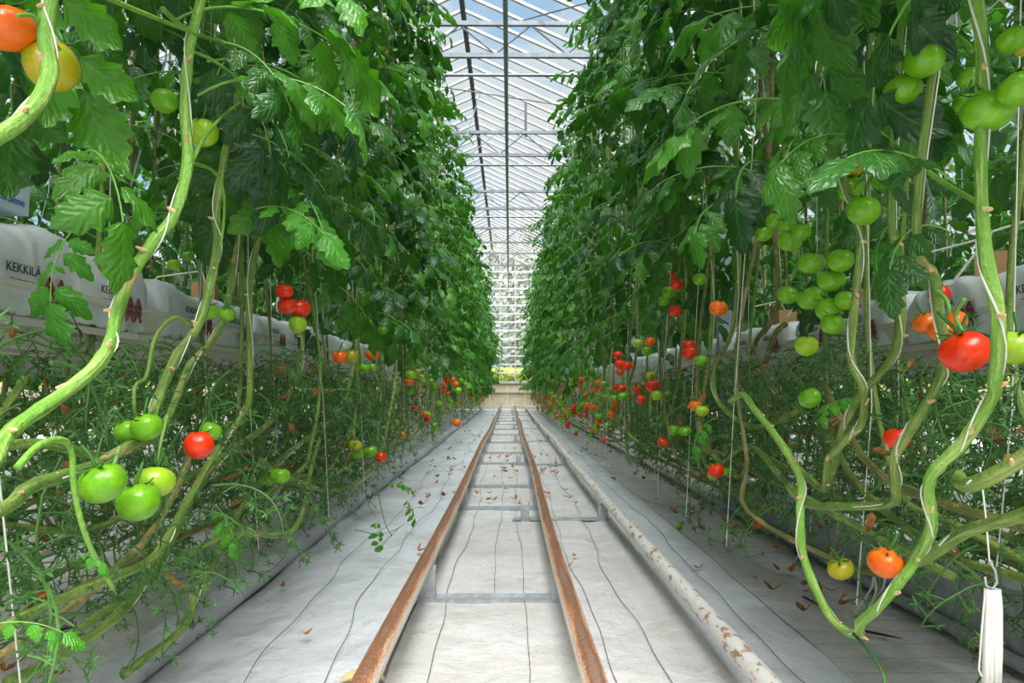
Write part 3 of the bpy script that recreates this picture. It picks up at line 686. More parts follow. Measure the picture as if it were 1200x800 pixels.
# hero fruit: (px, py, diameter px, colour)
FR = [(8, 33, 62, 'orange'), (61, 77, 62, 'yellow'), (193, 118, 32, 'green'), (238, 155, 36, 'lime'), (120, 566, 50, 'green'), (182, 564, 42, 'lime'), (162, 588, 46, 'green'), (233, 521, 34, 'red'), (150, 504, 30, 'green'), (172, 500, 34, 'green'), (247, 505, 24, 'green'),
 (51, 700, 16, 'red'), (328, 557, 22, 'green'), (313, 561, 16, 'green'), (333, 341, 20, 'red'), (336, 358, 22, 'red'), (351, 361, 25, 'red'), (349, 380, 21, 'lime'), (398, 418, 17, 'orange'), (411, 417, 19, 'yellow'), (436, 415, 16, 'orange'), (427, 431, 12, 'green'), (436, 431, 12, 'green'),
 (448, 387, 11, 'green'), (481, 439, 13, 'lime'), (479, 447, 12, 'orange'), (480, 457, 10, 'green'), (416, 522, 15, 'yellow'), (418, 531, 14, 'green'), (434, 529, 16, 'green'), (446, 535, 14, 'red'), (501, 485, 8, 'yellow'), (530, 445, 8, 'orange'), (534, 450, 8, 'orange'), (540, 446, 7, 'green'), (537, 457, 8, 'lime'), (535, 495, 10, 'orange'), (204, 310, 14, 'lime'), (220, 300, 14, 'green'), (245, 365, 22, 'green'), (266, 368, 20, 'green'), (448, 57, 11, 'lime'), (446, 69, 10, 'lime'), (231, 455, 12, 'red'),
 (1083, 71, 46, 'green'), (1058, 106, 42, 'green'), (1134, 91, 25, 'green'), (1131, 121, 28, 'green'), (1158, 130, 54, 'green'), (1186, 47, 36, 'green'), (1203, 52, 30, 'yellow'), (1195, 104, 46, 'green'), (998, 222, 32, 'green'), (1012, 246, 38, 'green'), (1034, 210, 27, 'green'), (1000, 195, 26, 'yellow'), (911, 257, 25, 'green'), (923, 266, 24, 'green'), (925, 283, 26, 'green'), (895, 274, 20, 'green'), (939, 272, 22, 'green'), (951, 308, 31, 'green'), (985, 305, 29, 'green'), (974, 328, 30, 'green'), (923, 345, 25, 'green'), (950, 349, 30, 'green'), (972, 363, 32, 'green'), (976, 380, 28, 'green'), (990, 352, 24, 'green'), (945, 405, 27, 'lime'), (949, 466, 26, 'green'),
 (1101, 344, 24, 'red'), (1085, 378, 28, 'orange'), (1104, 388, 30, 'orange'), (1117, 377, 30, 'orange'), (1130, 411, 54, 'red'), (1187, 407, 42, 'lime'), (1051, 514, 28, 'red'), (1037, 659, 36, 'orange'), (985, 666, 28, 'yellow'), (842, 361, 21, 'orange'), (784, 342, 16, 'green'), (778, 353, 14, 'green'), (793, 333, 15, 'red'), (790, 322, 10, 'red'), (791, 364, 15, 'red'), (807, 404, 15, 'red'), (808, 413, 18, 'red'), (821, 422, 14, 'green'), (748, 402, 12, 'lime'), (762, 400, 12, 'orange'), (758, 411, 12, 'green'), (763, 440, 12, 'yellow'), (765, 452, 16, 'red'), (770, 463, 13, 'lime'), (780, 462, 10, 'green'), (751, 468, 11, 'red'), (815, 475, 15, 'orange'), (823, 481, 16, 'lime'), (778, 519, 15, 'red'), (790, 504, 13, 'green'), (803, 505, 14, 'green'), (716, 486, 9, 'orange'), (695, 477, 9, 'orange'), (689, 474, 7, 'orange'), (839, 551, 18, 'red'), (836, 557, 13, 'lime'), (854, 552, 14, 'green'), (888, 614, 13, 'red'), (724, 416, 12, 'red'), (727, 427, 13, 'red'), (735, 428, 12, 'red'), (729, 454, 11, 'red'), (746, 456, 12, 'red'), (719, 466, 10, 'green'), (715, 457, 9, 'green'), (730, 464, 11, 'green'), (798, 62, 12, 'green'), (806, 60, 12, 'green'), (808, 73, 13, 'green'), (773, 284, 8, 'green'), (775, 295, 10, 'green'), (787, 295, 9, 'green'), (820, 327, 16, 'green'), (796, 198, 12, 'green'), (760, 198, 11, 'green')]
KEEP = []
for a_, b__, d_, k_ in FR:
    if d_ >= 13: KEEP.append((a_, b__, d_, min(.80*F/abs(a_-597), 12)))
for a_, b__ in ((40, 300), (110, 330), (250, 350), (1010, 350), (905, 380), (215, 160), (200, 240), (70, 30), (1150, 360)): KEEP.append((a_, b__, 40, 1.3 if a_ < 500 else 1.6))
def plant(x, y): return empty('tomato_plant', (x, y, 0))
def rel(pl, pts): return [Vector(p)-pl.location for p in pts]
def proj(P):
    v = RM.transposed() @ (Vector(P)-CAM); return (600+F*v.x/-v.z, 400-F*v.y/-v.z, -v.z) if v.z < -.1 else (0, 0, -1)
def blocks(P, az, sc_):
    d = Vector((math.cos(az), math.sin(az), 0))*sc_
    for q, rr in ((P+d*.10, .05), (P+d*.22-Vector((0, 0, .03)), .09), (P+d*.33-Vector((0, 0, .14)), .10), (P+d*.33-Vector((0, 0, .26)), .07)):
        a, b_, z = proj(q)
        if z < 0: continue
        for fx, fy, fd, fY in KEEP:
            if q.y < fY+.02 and (a-fx)**2+(b_-fy)**2 < (fd*.42+rr*F/z*.8)**2: return True
    return False
def add_leaves(pl, sx, sy, side, z0_, z1_, n, r, mesh_set, reach=1.0, top_in=0.0, xs=None):
    for k in range(n):
        z = z0_+(z1_-z0_)*(k+r.random()*.9)/n
        az = r.gauss(PI if side > 0 else 0, 1.25)     # towards the aisle
        sc_ = r.uniform(.78, 1.12)*reach
        X = xs(z) if xs else sx
        if sy > 4.5: X -= side*.20*min(1, (sy-4.5)/6)*max(0, min(1, (3.9-z)/1.6))
        if sy < 5 and blocks(Vector((X, sy, z)), az, sc_): continue
        obj('leaf', r.choice(mesh_set), pl, Vector((X, sy, z))-pl.location, (r.uniform(-.35, .35), r.uniform(-.35, .45), az), sc_)
def string_on(pl, path, r, rad=.0016):
    b = MB(); pts = []
    for k, p in enumerate(path):
        a = k*.42; pts.append(Vector(p)+Vector((math.cos(a), math.sin(a), 0))*r)
    b.tube(rel(pl, pts), rad, 4); b.build('string', M['string'], pl)
def scars(pl, path, rad, r, every=7):
    for k in range(4, len(path)-2, every):
        b = MB(); p = path[k]+Vector((r.uniform(-.4, .4), -.6, r.uniform(-.3, .3)))*rad; d = Vector((r.uniform(-1, 1), -.6, r.uniform(-.3, .8))).normalized()
        b.tube(rel(pl, [p, p+d*rad*.9, p+d*rad*r.uniform(1.3, 2.0)]), [rad*.55, rad*.42, rad*.2], 6)
        b.build('pruning_scar', M['scar'], pl)

# ------------------------------------------------------------------ hero plants, traced stems
HL = [  # side, plane x, radius, material, pixel path from the top down, label, top x
 (-1, .64, .0105, 'fresh', [(82, -40), (75, 0), (62, 45), (45, 90), (15, 135), (-22, 175), (-90, 240)], 'tomato plant whose thick pale stem crosses the top left corner beside two large fruit'),
 (-1, .70, .0112, 'fresh', [(236, 0), (232, 60), (222, 130), (212, 190), (195, 250), (185, 280), (165, 325), (140, 370), (118, 400), (100, 430), (75, 465), (30, 505), (-10, 545), (-80, 610)], 'tomato plant with the long thick bright stem sweeping down to the left edge'),
 (-1, .80, .0115, 'stem', [(264, 180), (262, 247), (259, 285), (240, 334), (225, 379), (210, 416), (202, 450), (184, 480), (161, 510), (140, 523), (115, 545), (84, 558), (35, 572), (-10, 596), (-90, 630)], 'tomato plant whose bent stem passes above the green trio at the lower left'),
 (-1, .90, .0100, 'stem', [(296, 180), (292, 247), (277, 315), (259, 367), (240, 401), (225, 427), (214, 470), (190, 505), (120, 535), (40, 520), (-60, 530)], 'tomato plant with a slim stem close behind the bent one left of the red trio'),
 (-1, .84, .0100, 'stem', [(308, 260), (300, 330), (296, 409), (287, 465), (277, 487), (259, 523), (245, 558), (217, 597), (189, 628), (168, 656), (119, 684), (70, 709), (0, 739), (-80, 770)], 'tomato plant whose stem runs from the red trio down to the lower left corner'),
 (-1, .93, .0115, 'stem', [(366, 300), (360, 382), (355, 427), (329, 472), (302, 502), (262, 535), (235, 580), (200, 640), (150, 698), (115, 733), (70, 772), (21, 800)], 'tomato plant with a dull stem slanting steeply to the bottom left edge'),
 (-1, .93, .0110, 'stem', [(424, 300), (422, 364), (420, 401), (407, 450), (389, 487), (340, 530), (300, 580), (259, 642), (224, 691), (210, 733), (182, 765), (154, 790)], 'tomato plant carrying the orange and yellow pair on the left row'),
 (-1, .86, .0105, 'stem', [(472, 330), (469, 394), (464, 450), (452, 495), (443, 536), (425, 562), (395, 575), (340, 560), (300, 540)], 'left-row tomato plant with an upright stem and a small green-and-red cluster low down'),
 (-1, .98, .0100, 'old', [(450, 340), (445, 427), (430, 472), (414, 490), (396, 520), (350, 548), (280, 590)], 'tomato plant with a brownish stem just behind the upright one on the left row'),
 (1, .68, .0090, 'fresh', [(1134, -60), (1136, 60), (1141, 180), (1166, 290), (1185, 371), (1162, 442), (1147, 465), (1125, 517), (1110, 548), (1099, 572), (1085, 618), (1061, 653), (1057, 677), (1040, 712), (1015, 730), (1000, 742), (982, 739), (970, 716), (952, 653), (942, 597), (931, 565), (918, 535), (908, 505), (893, 480), (872, 462), (850, 470)], 'tomato plant whose thick stem dips to the floor in a U beside the white hank'),
 (1, .86, .0095, 'stem', [(1052, 300), (1046, 382), (1035, 427), (1016, 461), (997, 499), (979, 536), (960, 575)], 'tomato plant with a slanting stem crossing between the green cluster and the red fruit'),
 (1, .76, .0085, 'stem', [(985, 200), (997, 270), (999, 326), (1009, 364), (1007, 420), (1009, 457), (999, 495), (994, 510), (980, 536), (977, 548), (959, 572), (921, 541)], 'tomato plant with a long pale upright stem beside the large green cluster'),
 (1, .74, .0090, 'stem', [(1096, 330), (1093, 420), (1091, 450), (1087, 487), (1061, 532), (1047, 569), (1033, 590), (991, 593), (952, 590), (931, 569)], 'tomato plant bearing the biggest red tomato on the right row'),
 (1, .78, .0105, 'stem', [(1262, 480), (1245, 560), (1200, 600), (1145, 621), (1103, 649), (1060, 662)], 'tomato plant with a thick dull stem leaning in from the right edge'),
 (1, .72, .0115, 'stem', [(1236, 420), (1222, 500), (1200, 530), (1173, 558), (1145, 568), (1120, 560)], 'tomato plant rooted beyond the right edge with lime green fruit'),
 (1, .93, .0100, 'stem', [(864, 220), (860, 315), (854, 390), (841, 431), (846, 470), (880, 500), (930, 480)], 'tomato plant with the orange tomato hanging alone left of its stem'),
 (1, .90, .0100, 'stem', [(830, 220), (830, 315), (830, 397), (828, 465), (826, 502), (832, 530), (860, 560)], 'tomato plant with a straight upright stem above the red and green pair'),
 (1, .92, .0100, 'stem', [(802, 250), (800, 334), (794, 427), (789, 484), (770, 499), (761, 480), (760, 450)], 'tomato plant with a looped stem among red fruit in the middle of the right row'),
 (1, .93, .0100, 'stem', [(746, 290), (744, 382), (742, 427), (736, 465), (738, 529), (752, 540)], 'tomato plant with a mottled upright stem near the orange tomato low on the right row'),
 (1, 1.08, .0110, 'old', [(905, 360), (897, 379), (882, 405), (905, 446), (916, 465), (900, 490), (890, 440), (905, 395), (925, 380)], 'tomato plant whose pale bare stem is coiled in front of the gutter'),
]
plants = []
for (side, px_, rad, mm, path, lab) in HL:
    X = side*px_
    P = [atX(a, b_, X) for a, b_ in path]
    for i, p in enumerate(P): p.x += side*.02*math.sin(i*1.3)
    top = P[0]; xt = side*.97
    dd = (P[0]-P[1]).normalized()*.22; up = [Vector((xt, top.y+.02, 4.6)), Vector((xt, top.y+.05, 3.4)), Vector((xt*.98, top.y+dd.y, max(2.6, top.z+.8))), top+dd]
    path3 = cat(up+P, 5)
    pl = plant(P[-1].x, P[-1].y); tag(pl, lab, 'tomato plant', 'tomato plants lining the aisle')
    n = len(path3); rads = [rad*(.45+.55*min(1, k/22))*(1+.05*math.sin(k*1.7)+.10*(1 if k % 9 == 0 else 0)) for k in range(n)]
    b = MB(); b.tube(rel(pl, path3), rads, 12, ridge=.07); st = b.build('stem', M[mm], pl, True)
    string_on(pl, path3[:int(n*.85)], rad*1.15); scars(pl, path3[15:], rad, R)
    plants.append([side, pl, top.y, top, P]);
    add_leaves(pl, xt, top.y, side, 1.38 if top.y > 2 else 1.45, 4.7, 30, R, LH if top.y < 4 else LM, reach=1.2, xs=lambda z, X=X, xt=xt: X if z < 1.5 else (X+(xt-X)*min(1, (z-1.5)/.8)))

# generic rows
r = random.Random(21)
for side in (-1, 1):
    heroY = [p[2] for p in plants if p[0] == side]
    y = .55; k = 0
    while y < YB-.9:
        step = .34; y += step; k += 1
        out = k % 2
        if not out and any(abs(y-h) < .13 for h in heroY) and y < 3: continue
        X = side*((1.0 if not out else 1.28)+r.uniform(-.05, .05)); zt = 4.6+r.uniform(-.15, .15)
        x_lo = side*(abs(X)-r.uniform(.02, .14)); lean = r.uniform(.5, 1.3)*(-1 if side < 0 else -1)
        pl = plant(x_lo, y+lean*.3)
        sy = 'left' if side < 0 else 'right'
        if y < 9:
            ln = 'gutter-side' if out else 'aisle-side'; LMK = [(1.1, 'at the very edge of the picture'), (1.5, 'level with the first printed bag'), (2.0, 'at the end of the first bag'), (2.4, 'level with the second bag'), (2.75, 'just before the nearest rail support'), (3.1, 'beside the nearest rail support'), (3.5, 'just past the nearest rail support'), (4.0, 'halfway between the first two rail supports'), (4.4, 'short of the near steel column'), (4.8, 'just before the steel column'), (5.2, 'beside the second rail support'), (5.6, 'just past the second rail support'), (6.0, 'just before the third rail support'), (6.4, 'beside the third rail support'), (6.9, 'past the third rail support'), (7.4, 'midway from third to fourth rail support'), (7.8, 'just before the fourth rail support'), (8.3, 'beside the fourth rail support'), (8.7, 'past the fourth rail support'), (9.1, 'short of the fifth rail support')]
            lab = f'leafy {ln} tomato plant of the {sy} row, ' + next(t for q, t in LMK if y < q)
        elif y < 17: lab = f'leafy tomato plant well down the {sy} row'
        else: lab = f'small distant tomato plant toward the far end of the {sy} row'
        tag(pl, lab, 'tomato plant', lab[6:].strip() if False else f'tomato plants, {sy} row, ' + ('near' if y < 3.2 else 'middle' if y < 9 else 'well down' if y < 17 else 'far end'))
        zb = r.uniform(.30, .5)
        pts = [(X, y, zt), (X+r.uniform(-.02, .02), y, 3.0), (X, y+r.uniform(-.04, .04), 1.8), (x_lo, y+r.uniform(-.05, .05), 1.0), (x_lo, y+lean*.1, .6), (x_lo+r.uniform(-.05, .05), y+lean*.3, zb+.12), (x_lo+side*r.uniform(.05, .2), y+lean*.7, zb), (x_lo+side*.2, y+lean, zb+r.uniform(0, .1))]
        path3 = cat(pts, 4 if y < 12 else 2); b = MB()
        b.tube(rel(pl, path3), [(.0085 if y < 5 else .010)*(1+.12*math.sin(q*2.1)) for q in range(len(path3))], 8 if y < 6 else 5, ridge=.05)
        b.build('stem', M['stem'] if r.random() < .7 else M['old'], pl, True)
        b = MB(); b.tube(rel(pl, [(X-side*.02, y, zt), (X-side*.015, y+.02, 2.2), (x_lo-side*.02, y, .8), (x_lo-side*.03, y+.1, .25)]), .0016 if y < 8 else .0024, 4); b.build('string', M['string'], pl)
        if y < 15.5:
            zlo = 1.38 if y < 3.5 else 1.25 if y < 6 else 1.12 if y < 9 else 1.0
            add_leaves(pl, X, y, side, zlo, 4.75, 24 if not out else 19, r, LH if y < 2.6 else LM if y < 9 else LL, reach=1.22 if y < 3 else 1.08)
            if side > 0 or y > 6:
                pass
        else:
            f = obj('foliage', FM[r.randrange(4)+(0 if side < 0 else 4)], pl, Vector((X, y, 0))-pl.location, (0, 0, r.uniform(-.35, .35))); f['kind'] = 'stuff'
        # stripped fruit stalks low on the stem
        ns = 9 if y < 5 else 7 if y < 10 else 4
        for q in range(ns):
            z = r.uniform(.42, 1.0) if y < 9 else r.uniform(.25, .9)
            o = obj('fruit_stalk', r.choice(SK), pl, Vector((x_lo+side*r.uniform(-.06, .30), y+r.uniform(-.25, .25), z))-pl.location, (r.uniform(-.5, .5), r.uniform(-.5, .5), r.uniform(0, 6.3)), r.uniform(.8, 1.3))
        plants.append([side, pl, y, Vector((X, y, 1.2)), None])
        if y > 5.5:      # scattered small fruit on the farther plants
            for q in range(r.choice((0, 1, 1, 2)) if side < 0 else r.choice((1, 2, 3, 4))):
                zc = r.uniform(.32, 1.05) if side > 0 else r.uniform(.45, 1.05); dd = r.uniform(.055, .075)
                kd = r.choice(('red', 'orange', 'orange', 'green', 'lime', 'red')) if zc < .8 else r.choice(('green', 'lime', 'orange', 'red'))
                xx = side*r.uniform(.80, .92); yy = y+r.uniform(-.15, .15)
                for w in range(r.choice((1, 2, 3))):
                    tomato(pl, (xx+r.uniform(-.02, .02), yy+w*.045, zc-w*.05), dd*r.uniform(.85, 1.05), kd if r.random() < .6 else 'green', r, cal=y < 10)

r = random.Random(5)
for (px_, py_, d, kd) in FR:
    side = -1 if px_ < 597 else 1
    Y = .80*F/abs(px_-597); Y = min(Y, 12)
    Dm = d/F*Y
    if Dm > .088: Y *= .088/Dm; Dm = .088
    if Dm < .05: Y *= .05/Dm; Dm = .05
    if d >= 24 and px_ > 1040 and py_ < 160: Y *= .86; Dm *= .86
    elif d >= 34: Y *= .94; Dm *= .94
    P = atY(px_, py_, Y)
    best = min((p for p in plants if p[0] == side), key=lambda p: abs(p[2]-Y)+(.0 if p[4] else .25))
    tomato(best[1], P, Dm*1.03, kd, r, tilt=(r.uniform(-.35, .35), r.uniform(-.35, .35), r.uniform(0, 6)))
# stalk bunches joining the big clusters to their stems
def branch(idx, pts_px, x, rad=.004, m='petiole', name='fruit_truss'):
    pl = plants[idx][1]; P = cat([atX(a, b_, x) for a, b_ in pts_px], 5); b = MB(); b.tube(rel(pl, P), [rad*(1-.3*k/len(P)) for k in range(len(P))], 7); return b.build(name, M[m], pl, True)
branch(2, [(225, 383), (205, 372), (182, 395), (172, 440), (160, 450), (157, 465), (160, 490), (175, 512), (184, 525)], -.78, .005, 'stem')
branch(2, [(140, 523), (135, 540), (128, 552)], -.75, .004)
branch(2, [(196, 486), (188, 520), (184, 545)], -.77, .004)
branch(2, [(20, 548), (45, 522), (72, 515), (84, 530), (86, 565), (94, 607), (108, 646), (133, 690)], -.66, .0055, 'fresh', 'side_shoot')
branch(1, [(222, 190), (250, 200), (262, 225), (262, 262), (258, 290)], -.76, .005, 'fresh', 'petiole')
branch(1, [(225, 190), (240, 160), (262, 135), (282, 120)], -.70, .005, 'fresh', 'petiole')
branch(1, [(190, 10), (215, 32), (245, 45), (300, 60)], -.72, .006, 'fresh', 'petiole')
branch(1, [(120, -5), (160, 12), (200, 28), (235, 42)], -.68, .005, 'fresh', 'petiole')
branch(0, [(62, 45), (40, 20), (20, 18)], -.66, .004)
branch(0, [(50, 60), (60, 50), (70, 58)], -.66, .004)
branch(9, [(1130, 350), (1120, 370), (1128, 388)], .74, .004)
branch(12, [(1096, 340), (1108, 350), (1112, 365), (1105, 372)], .74, .004)
branch(9, [(1140, 60), (1120, 42), (1095, 45), (1085, 52)], .74, .0045, 'fresh')
branch(9, [(1030, 155), (1060, 180), (1100, 210), (1150, 240)], .72, .0055, 'fresh', 'petiole')
branch(9, [(1000, 742), (1020, 765), (1035, 790), (1037, 803)], .68, .0035, 'stalk', 'fruit_stalk')
branch(11, [(960, 300), (965, 330), (970, 350)], .80, .004)
branch(7, [(443, 536), (430, 505), (426, 515)], -.84, .003)
branch(6, [(418, 405), (405, 398), (400, 408)], -.9, .003)
# overlooked leaves placed where the photograph shows big ones: (plant, px, py, x, az, rotY, scale, kind)
for (idx, a, b_, x, az, ry, s_, kd) in ((1, 262, 50, -.66, -.5, .9, .8, 0), (1, 330, 20, -.64, -.9, .5, .9, 1), (2, 345, 60, -.66, -.7, .8, .9, 2), (2, 395, 100, -.62, -1.2, .9, .85, 3), (4, 340, 215, -.66, -1.0, .9, .85, 'y'), (4, 300, 245, -.72, -.6, .6, .8, 'y'),
     (3, 90, 190, -.85, -.8, .8, .9, 4), (3, 100, 260, -.95, -1.6, 1.2, .7, 'y'), (5, 420, 240, -.70, -.9, .8, .9, 6),
     (9, 1120, 215, .70, 3.5, .1, .7, 0), (10, 1010, 165, .68, 3.6, .4, .6, 2), (11, 965, 170, .72, 3.9, .8, .8, 3), (12, 1110, 270, .78, 3.6, .8, .6, 3), (11, 960, 20, .72, 4.2, 1.0, 1.0, 0), (15, 860, 240, .78, 3.8, .8, .9, 1)):
    pl = plants[idx][1]; P = atX(a, b_, x)-pl.location
    obj('leaf', LY[len(str(a)) % 3] if kd == 'y' else LH[kd], pl, P, (0, ry-.4, az), s_)
# young leafy shoots near the floor
for (idx, px_, py_, x, az, ry, s_) in ((7, 445, 570, -.62, .3, -.1, .42), (7, 470, 580, -.62, -.5, .8, .45), (7, 440, 600, -.62, -1.2, 1.3, .45), (0, -22, 735, -.55, .2, .0, .22), (2, 92, 650, -.64, -.5, .2, .15), (4, 250, 590, -.8, -.8, .5, .4), (16, 840, 490, .85, 3.6, .5, .5), (11, 1010, 470, .8, 3.4, .2, .3), (10, 1060, 250, .9, 3.4, .8, .5)):
    pl = plants[idx][1]; obj('leaf', LY[idx % 3], pl, atX(px_, py_, x)-pl.location, (0, ry, az), s_)
branch(7, [(440, 560), (452, 615), (470, 640)], -.66, .003, 'fresh', 'side_shoot')
branch(7, [(500, 590), (480, 610), (450, 625), (415, 620)], -.66, .003, 'fresh', 'side_shoot')
# denser stalk litter around the near stems
r = random.Random(33)
for side, cnt in ((-1, 760), (1, 700)):
    near = [p for p in plants if p[0] == side and p[2] < 6]
    for q in range(cnt):
        Y = r.uniform(.7, 5.5)**1.0; p = min(near, key=lambda t: abs(t[2]-Y)+.2*r.random())
        x = side*(r.uniform(.78, 1.35) if side < 0 else r.uniform(.85, 1.45)); z = r.uniform(.34 if side < 0 else .44, 1.0)
        obj('fruit_stalk', r.choice(SK), p[1], Vector((x, Y, z))-p[1].location, (r.uniform(-.6, .6), r.uniform(-.6, .6), r.uniform(0, 6.3)), r.uniform(.7, 1.25))
# old bare stems lying along the row
r = random.Random(44)
for side in (-1, 1):
    for q in range(16):
        y0 = .2+q*.5 if q < 12 else r.uniform(5, 12); p = min((p for p in plants if p[0] == side), key=lambda t: abs(t[2]-y0-.8)); x = side*r.uniform(.85, 1.3); z = r.uniform(.36, .75)
        pts = [(x+side*.1, y0-.6, z-.1), (x, y0, z), (x+r.uniform(-.08, .08), y0+.5, z+r.uniform(-.1, .12)), (x, y0+1.0, z+r.uniform(-.05, .2)), (x+side*.05, y0+1.4, z+.3)]
        b = MB(); path3 = cat(pts, 5); b.tube(rel(p[1], path3), [.010*(1+.15*math.sin(k*1.9)) for k in range(len(path3))], 8, ridge=.08); b.build('bare_stem', M['old'] if q % 2 else M['stem'], p[1], True)

# dry brown leaves caught among the near stems
r = random.Random(55); dm = []
for k in range(3):
    b = MB(); rr = random.Random(k+70); leaflet(b, Vector((0, 0, 0)), Vector((.3, 0, -1)), Vector((1, 0, .3)), .06, .03, 6, 2, rr, curl=-2.4); dm.append(b.mesh('dry_leaf', M['dryleaf']))
for side in (-1, 1):
    near = [p for p in plants if p[0] == side and p[2] < 8]
    for q in range(110):
        Y = r.uniform(.8, 7); p = min(near, key=lambda t: abs(t[2]-Y)); o = obj('dry_leaf', dm[q % 3], p[1], Vector((side*r.uniform(.85, 1.4), Y, r.uniform(.3, 1.0)))-p[1].location, (r.uniform(-.6, .6), r.uniform(-.6, .6), r.uniform(0, 6.3)), r.uniform(.6, 1.2))
# rows behind: hidden rows, seen only as depth between the front plants -> one stuff object per line
import numpy as np
def arr(me):
    nv = len(me.vertices); co = np.empty(nv*3, 'f'); me.vertices.foreach_get('co', co)
    nl = len(me.loops); vi = np.empty(nl, 'i'); me.loops.foreach_get('vertex_index', vi)
    npol = len(me.polygons); ls = np.empty(npol, 'i'); me.polygons.foreach_get('loop_start', ls); mi = np.empty(npol, 'i'); me.polygons.foreach_get('material_index', mi)
    uv = np.zeros(nl*2, 'f')
    if me.uv_layers: me.uv_layers[0].data.foreach_get('uv', uv)
    return co.reshape(-1, 3), vi, ls, mi, uv
def join(name, items, mats):      # items: (mesh arrays, 4x4 matrix, material offset)
    CO = []; VI = []; LS = []; MI = []; UV = []; nv = nl = 0
    for (co, vi, ls, mi, uv), m4, off in items:
        m = np.array(m4); CO.append(co @ m[:3, :3].T+m[:3, 3]); VI.append(vi+nv); LS.append(ls+nl); MI.append(mi+off); UV.append(uv); nv += len(co); nl += len(vi)
    CO = np.concatenate(CO).astype('f'); VI = np.concatenate(VI); LS = np.concatenate(LS); MI = np.concatenate(MI); UV = np.concatenate(UV)
    me = bpy.data.meshes.new(name); me.vertices.add(len(CO)); me.vertices.foreach_set('co', CO.ravel()); me.loops.add(len(VI)); me.loops.foreach_set('vertex_index', VI)
    me.polygons.add(len(LS)); me.polygons.foreach_set('loop_start', LS)
    for x in mats: me.materials.append(x)
    me.polygons.foreach_set('material_index', MI); u = me.uv_layers.new(name='UVMap'); u.data.foreach_set('uv', UV); me.update(calc_edges=True); me.validate(); return me
r = random.Random(66)
sb = MB(); sb.tube([(0, 0, 4.5), (0, .03, 1.5), (0, -.04, .8), (.05, .3, .25), (0, .9, .2)], .010, 5); SB = arr(sb.mesh('s', M['stem']))
AB = [arr(x) for x in FB]; AC = [arr(x) for x in FC]; AS = [arr(x) for x in SK]
for side in (-1, 1):
    for x, st, g in ((1.92, .30, 'second'), (2.75, .45, 'third'), (4.3, .45, 'fourth'), (6.2, .6, 'outer')):
        y = .2; it = []
        while y < YB-.8:
            X = side*(x+r.uniform(-.12, .12)); T = Matrix.Translation((X, y, 0)) @ Matrix.Rotation(r.uniform(0, 6), 4, 'Z')
            it.append((r.choice(AB if g in ('second', 'third') else AC), T, 0))
            if g in ('second', 'third'):
                it.append((SB, Matrix.Translation((X, y, 0)), 2))
                for q in range(9 if y < 6 else 4):
                    it.append((r.choice(AS), Matrix.Translation((X+r.uniform(-.3, .3), y+r.uniform(-.25, .25), r.uniform(.2, 1.05))) @ Matrix.Rotation(r.uniform(0, 6), 4, 'Z') @ Matrix.Scale(1.35, 4), 3))
            y += st
        me = join('background_plants', it, [M['leaf'], M['petiole'], M['old'], M['stalk']])
        o = obj('background_plants', me); sy = 'left' if side < 0 else 'right'
        tag(o, f'line of green tomato plants in the {g} row behind the {sy} front row', 'plants', kind='stuff')

# ------------------------------------------------------------------ small things
# white hank with hook
h = atX(1163, 690, .80); o = empty('twine_hank', h); tag(o, 'white hank of wound twine hanging from a wire hook at the lower right', 'twine hank')
sx = .80/(1163-597)   # metres per pixel at that depth
b = MB()
for k in range(9):
    a = k*.7; dx = .011*math.cos(a); dy = .006*math.sin(a)
    b.tube([(dx*.8, dy, 0), (dx, dy, -.03), (dx*1.1-.004, dy, -.10), (dx-.008, dy, -.16)], .0045, 6)
b.build('wound_twine', M['string'], o, True)
b = MB(); b.tube([(-.012, 0, .02), (-.010, 0, .006), (0, 0, .0), (.008, 0, .01), (.006, 0, .03), (-.003, 0, .045)], .0022, 6); b.build('hook', M['galv'], o, True)
b = MB(); b.tube([(-.003, 0, .045), (-.006, 0, .12), (-.012, 0, .20)], .0014, 5); b.tube([(-.012, 0, 0), (-.020, 0, -.06), (-.028, 0, -.13), (-.024, 0, -.14)], .0015, 5); b.build('loose_end', M['string'], o)
# drip lines and stakes
r = random.Random(8)
for k, (a, b_) in enumerate((((1024, 670), (998, 722)), ((1023, 670), (1010, 728)), ((1037, 676), (1012, 716)), ((930, 565), (902, 620)), ((898, 590), (878, 612)), ((942, 610), (930, 660)), ((975, 600), (975, 650)), ((840, 556), (815, 592)), ((797, 510), (808, 560)), ((775, 532), (768, 560)))):
    P = atX(*a, 1.15); Q = atZ(*b_, .03) if b_[1] > 560 else atX(*b_, 1.3)
    m_ = (P+Q)/2+Vector((.03, 0, .02)); b = MB(); b.tube([p-Q for p in cat([P, m_, Q], 4)], .0035, 6)
    tag(obj('drip_tube', b.mesh('drip_tube', M['string'], True), None, Q), 'thin white drip tube hanging down to the floor under the right plants', 'tube', 'drip tubes under the right plants')
for k, (a, b_) in enumerate((((942, 699), (965, 712)), ((1012, 739), (1058, 748)), ((930, 644), (946, 672)), ((845, 595), (905, 604)), ((1125, 742), (1150, 752)), ((60, 752), (100, 742)), ((68, 738), (92, 733)))):
    P = atZ(*a, .02); Q = atZ(*b_, .02); b = MB(); b.tube([(0, 0, 0), (Q-P)*.6, (Q-P)], [.005, .004, .001], 6)
    tag(obj('drip_stake', b.mesh('drip_stake', M['black']), None, P), ['black drip stake lying on the woven cloth left of the U-shaped stem', 'black drip stake just right of the U-shaped stem foot', 'black drip stake near the foot of the channel beam', 'long black drip stake by the fallen red tomato', 'black drip stake at the lower right under the hank', 'black drip stake on the floor at the lower left', 'short black drip stake on the floor at the lower left'][k], 'stake')
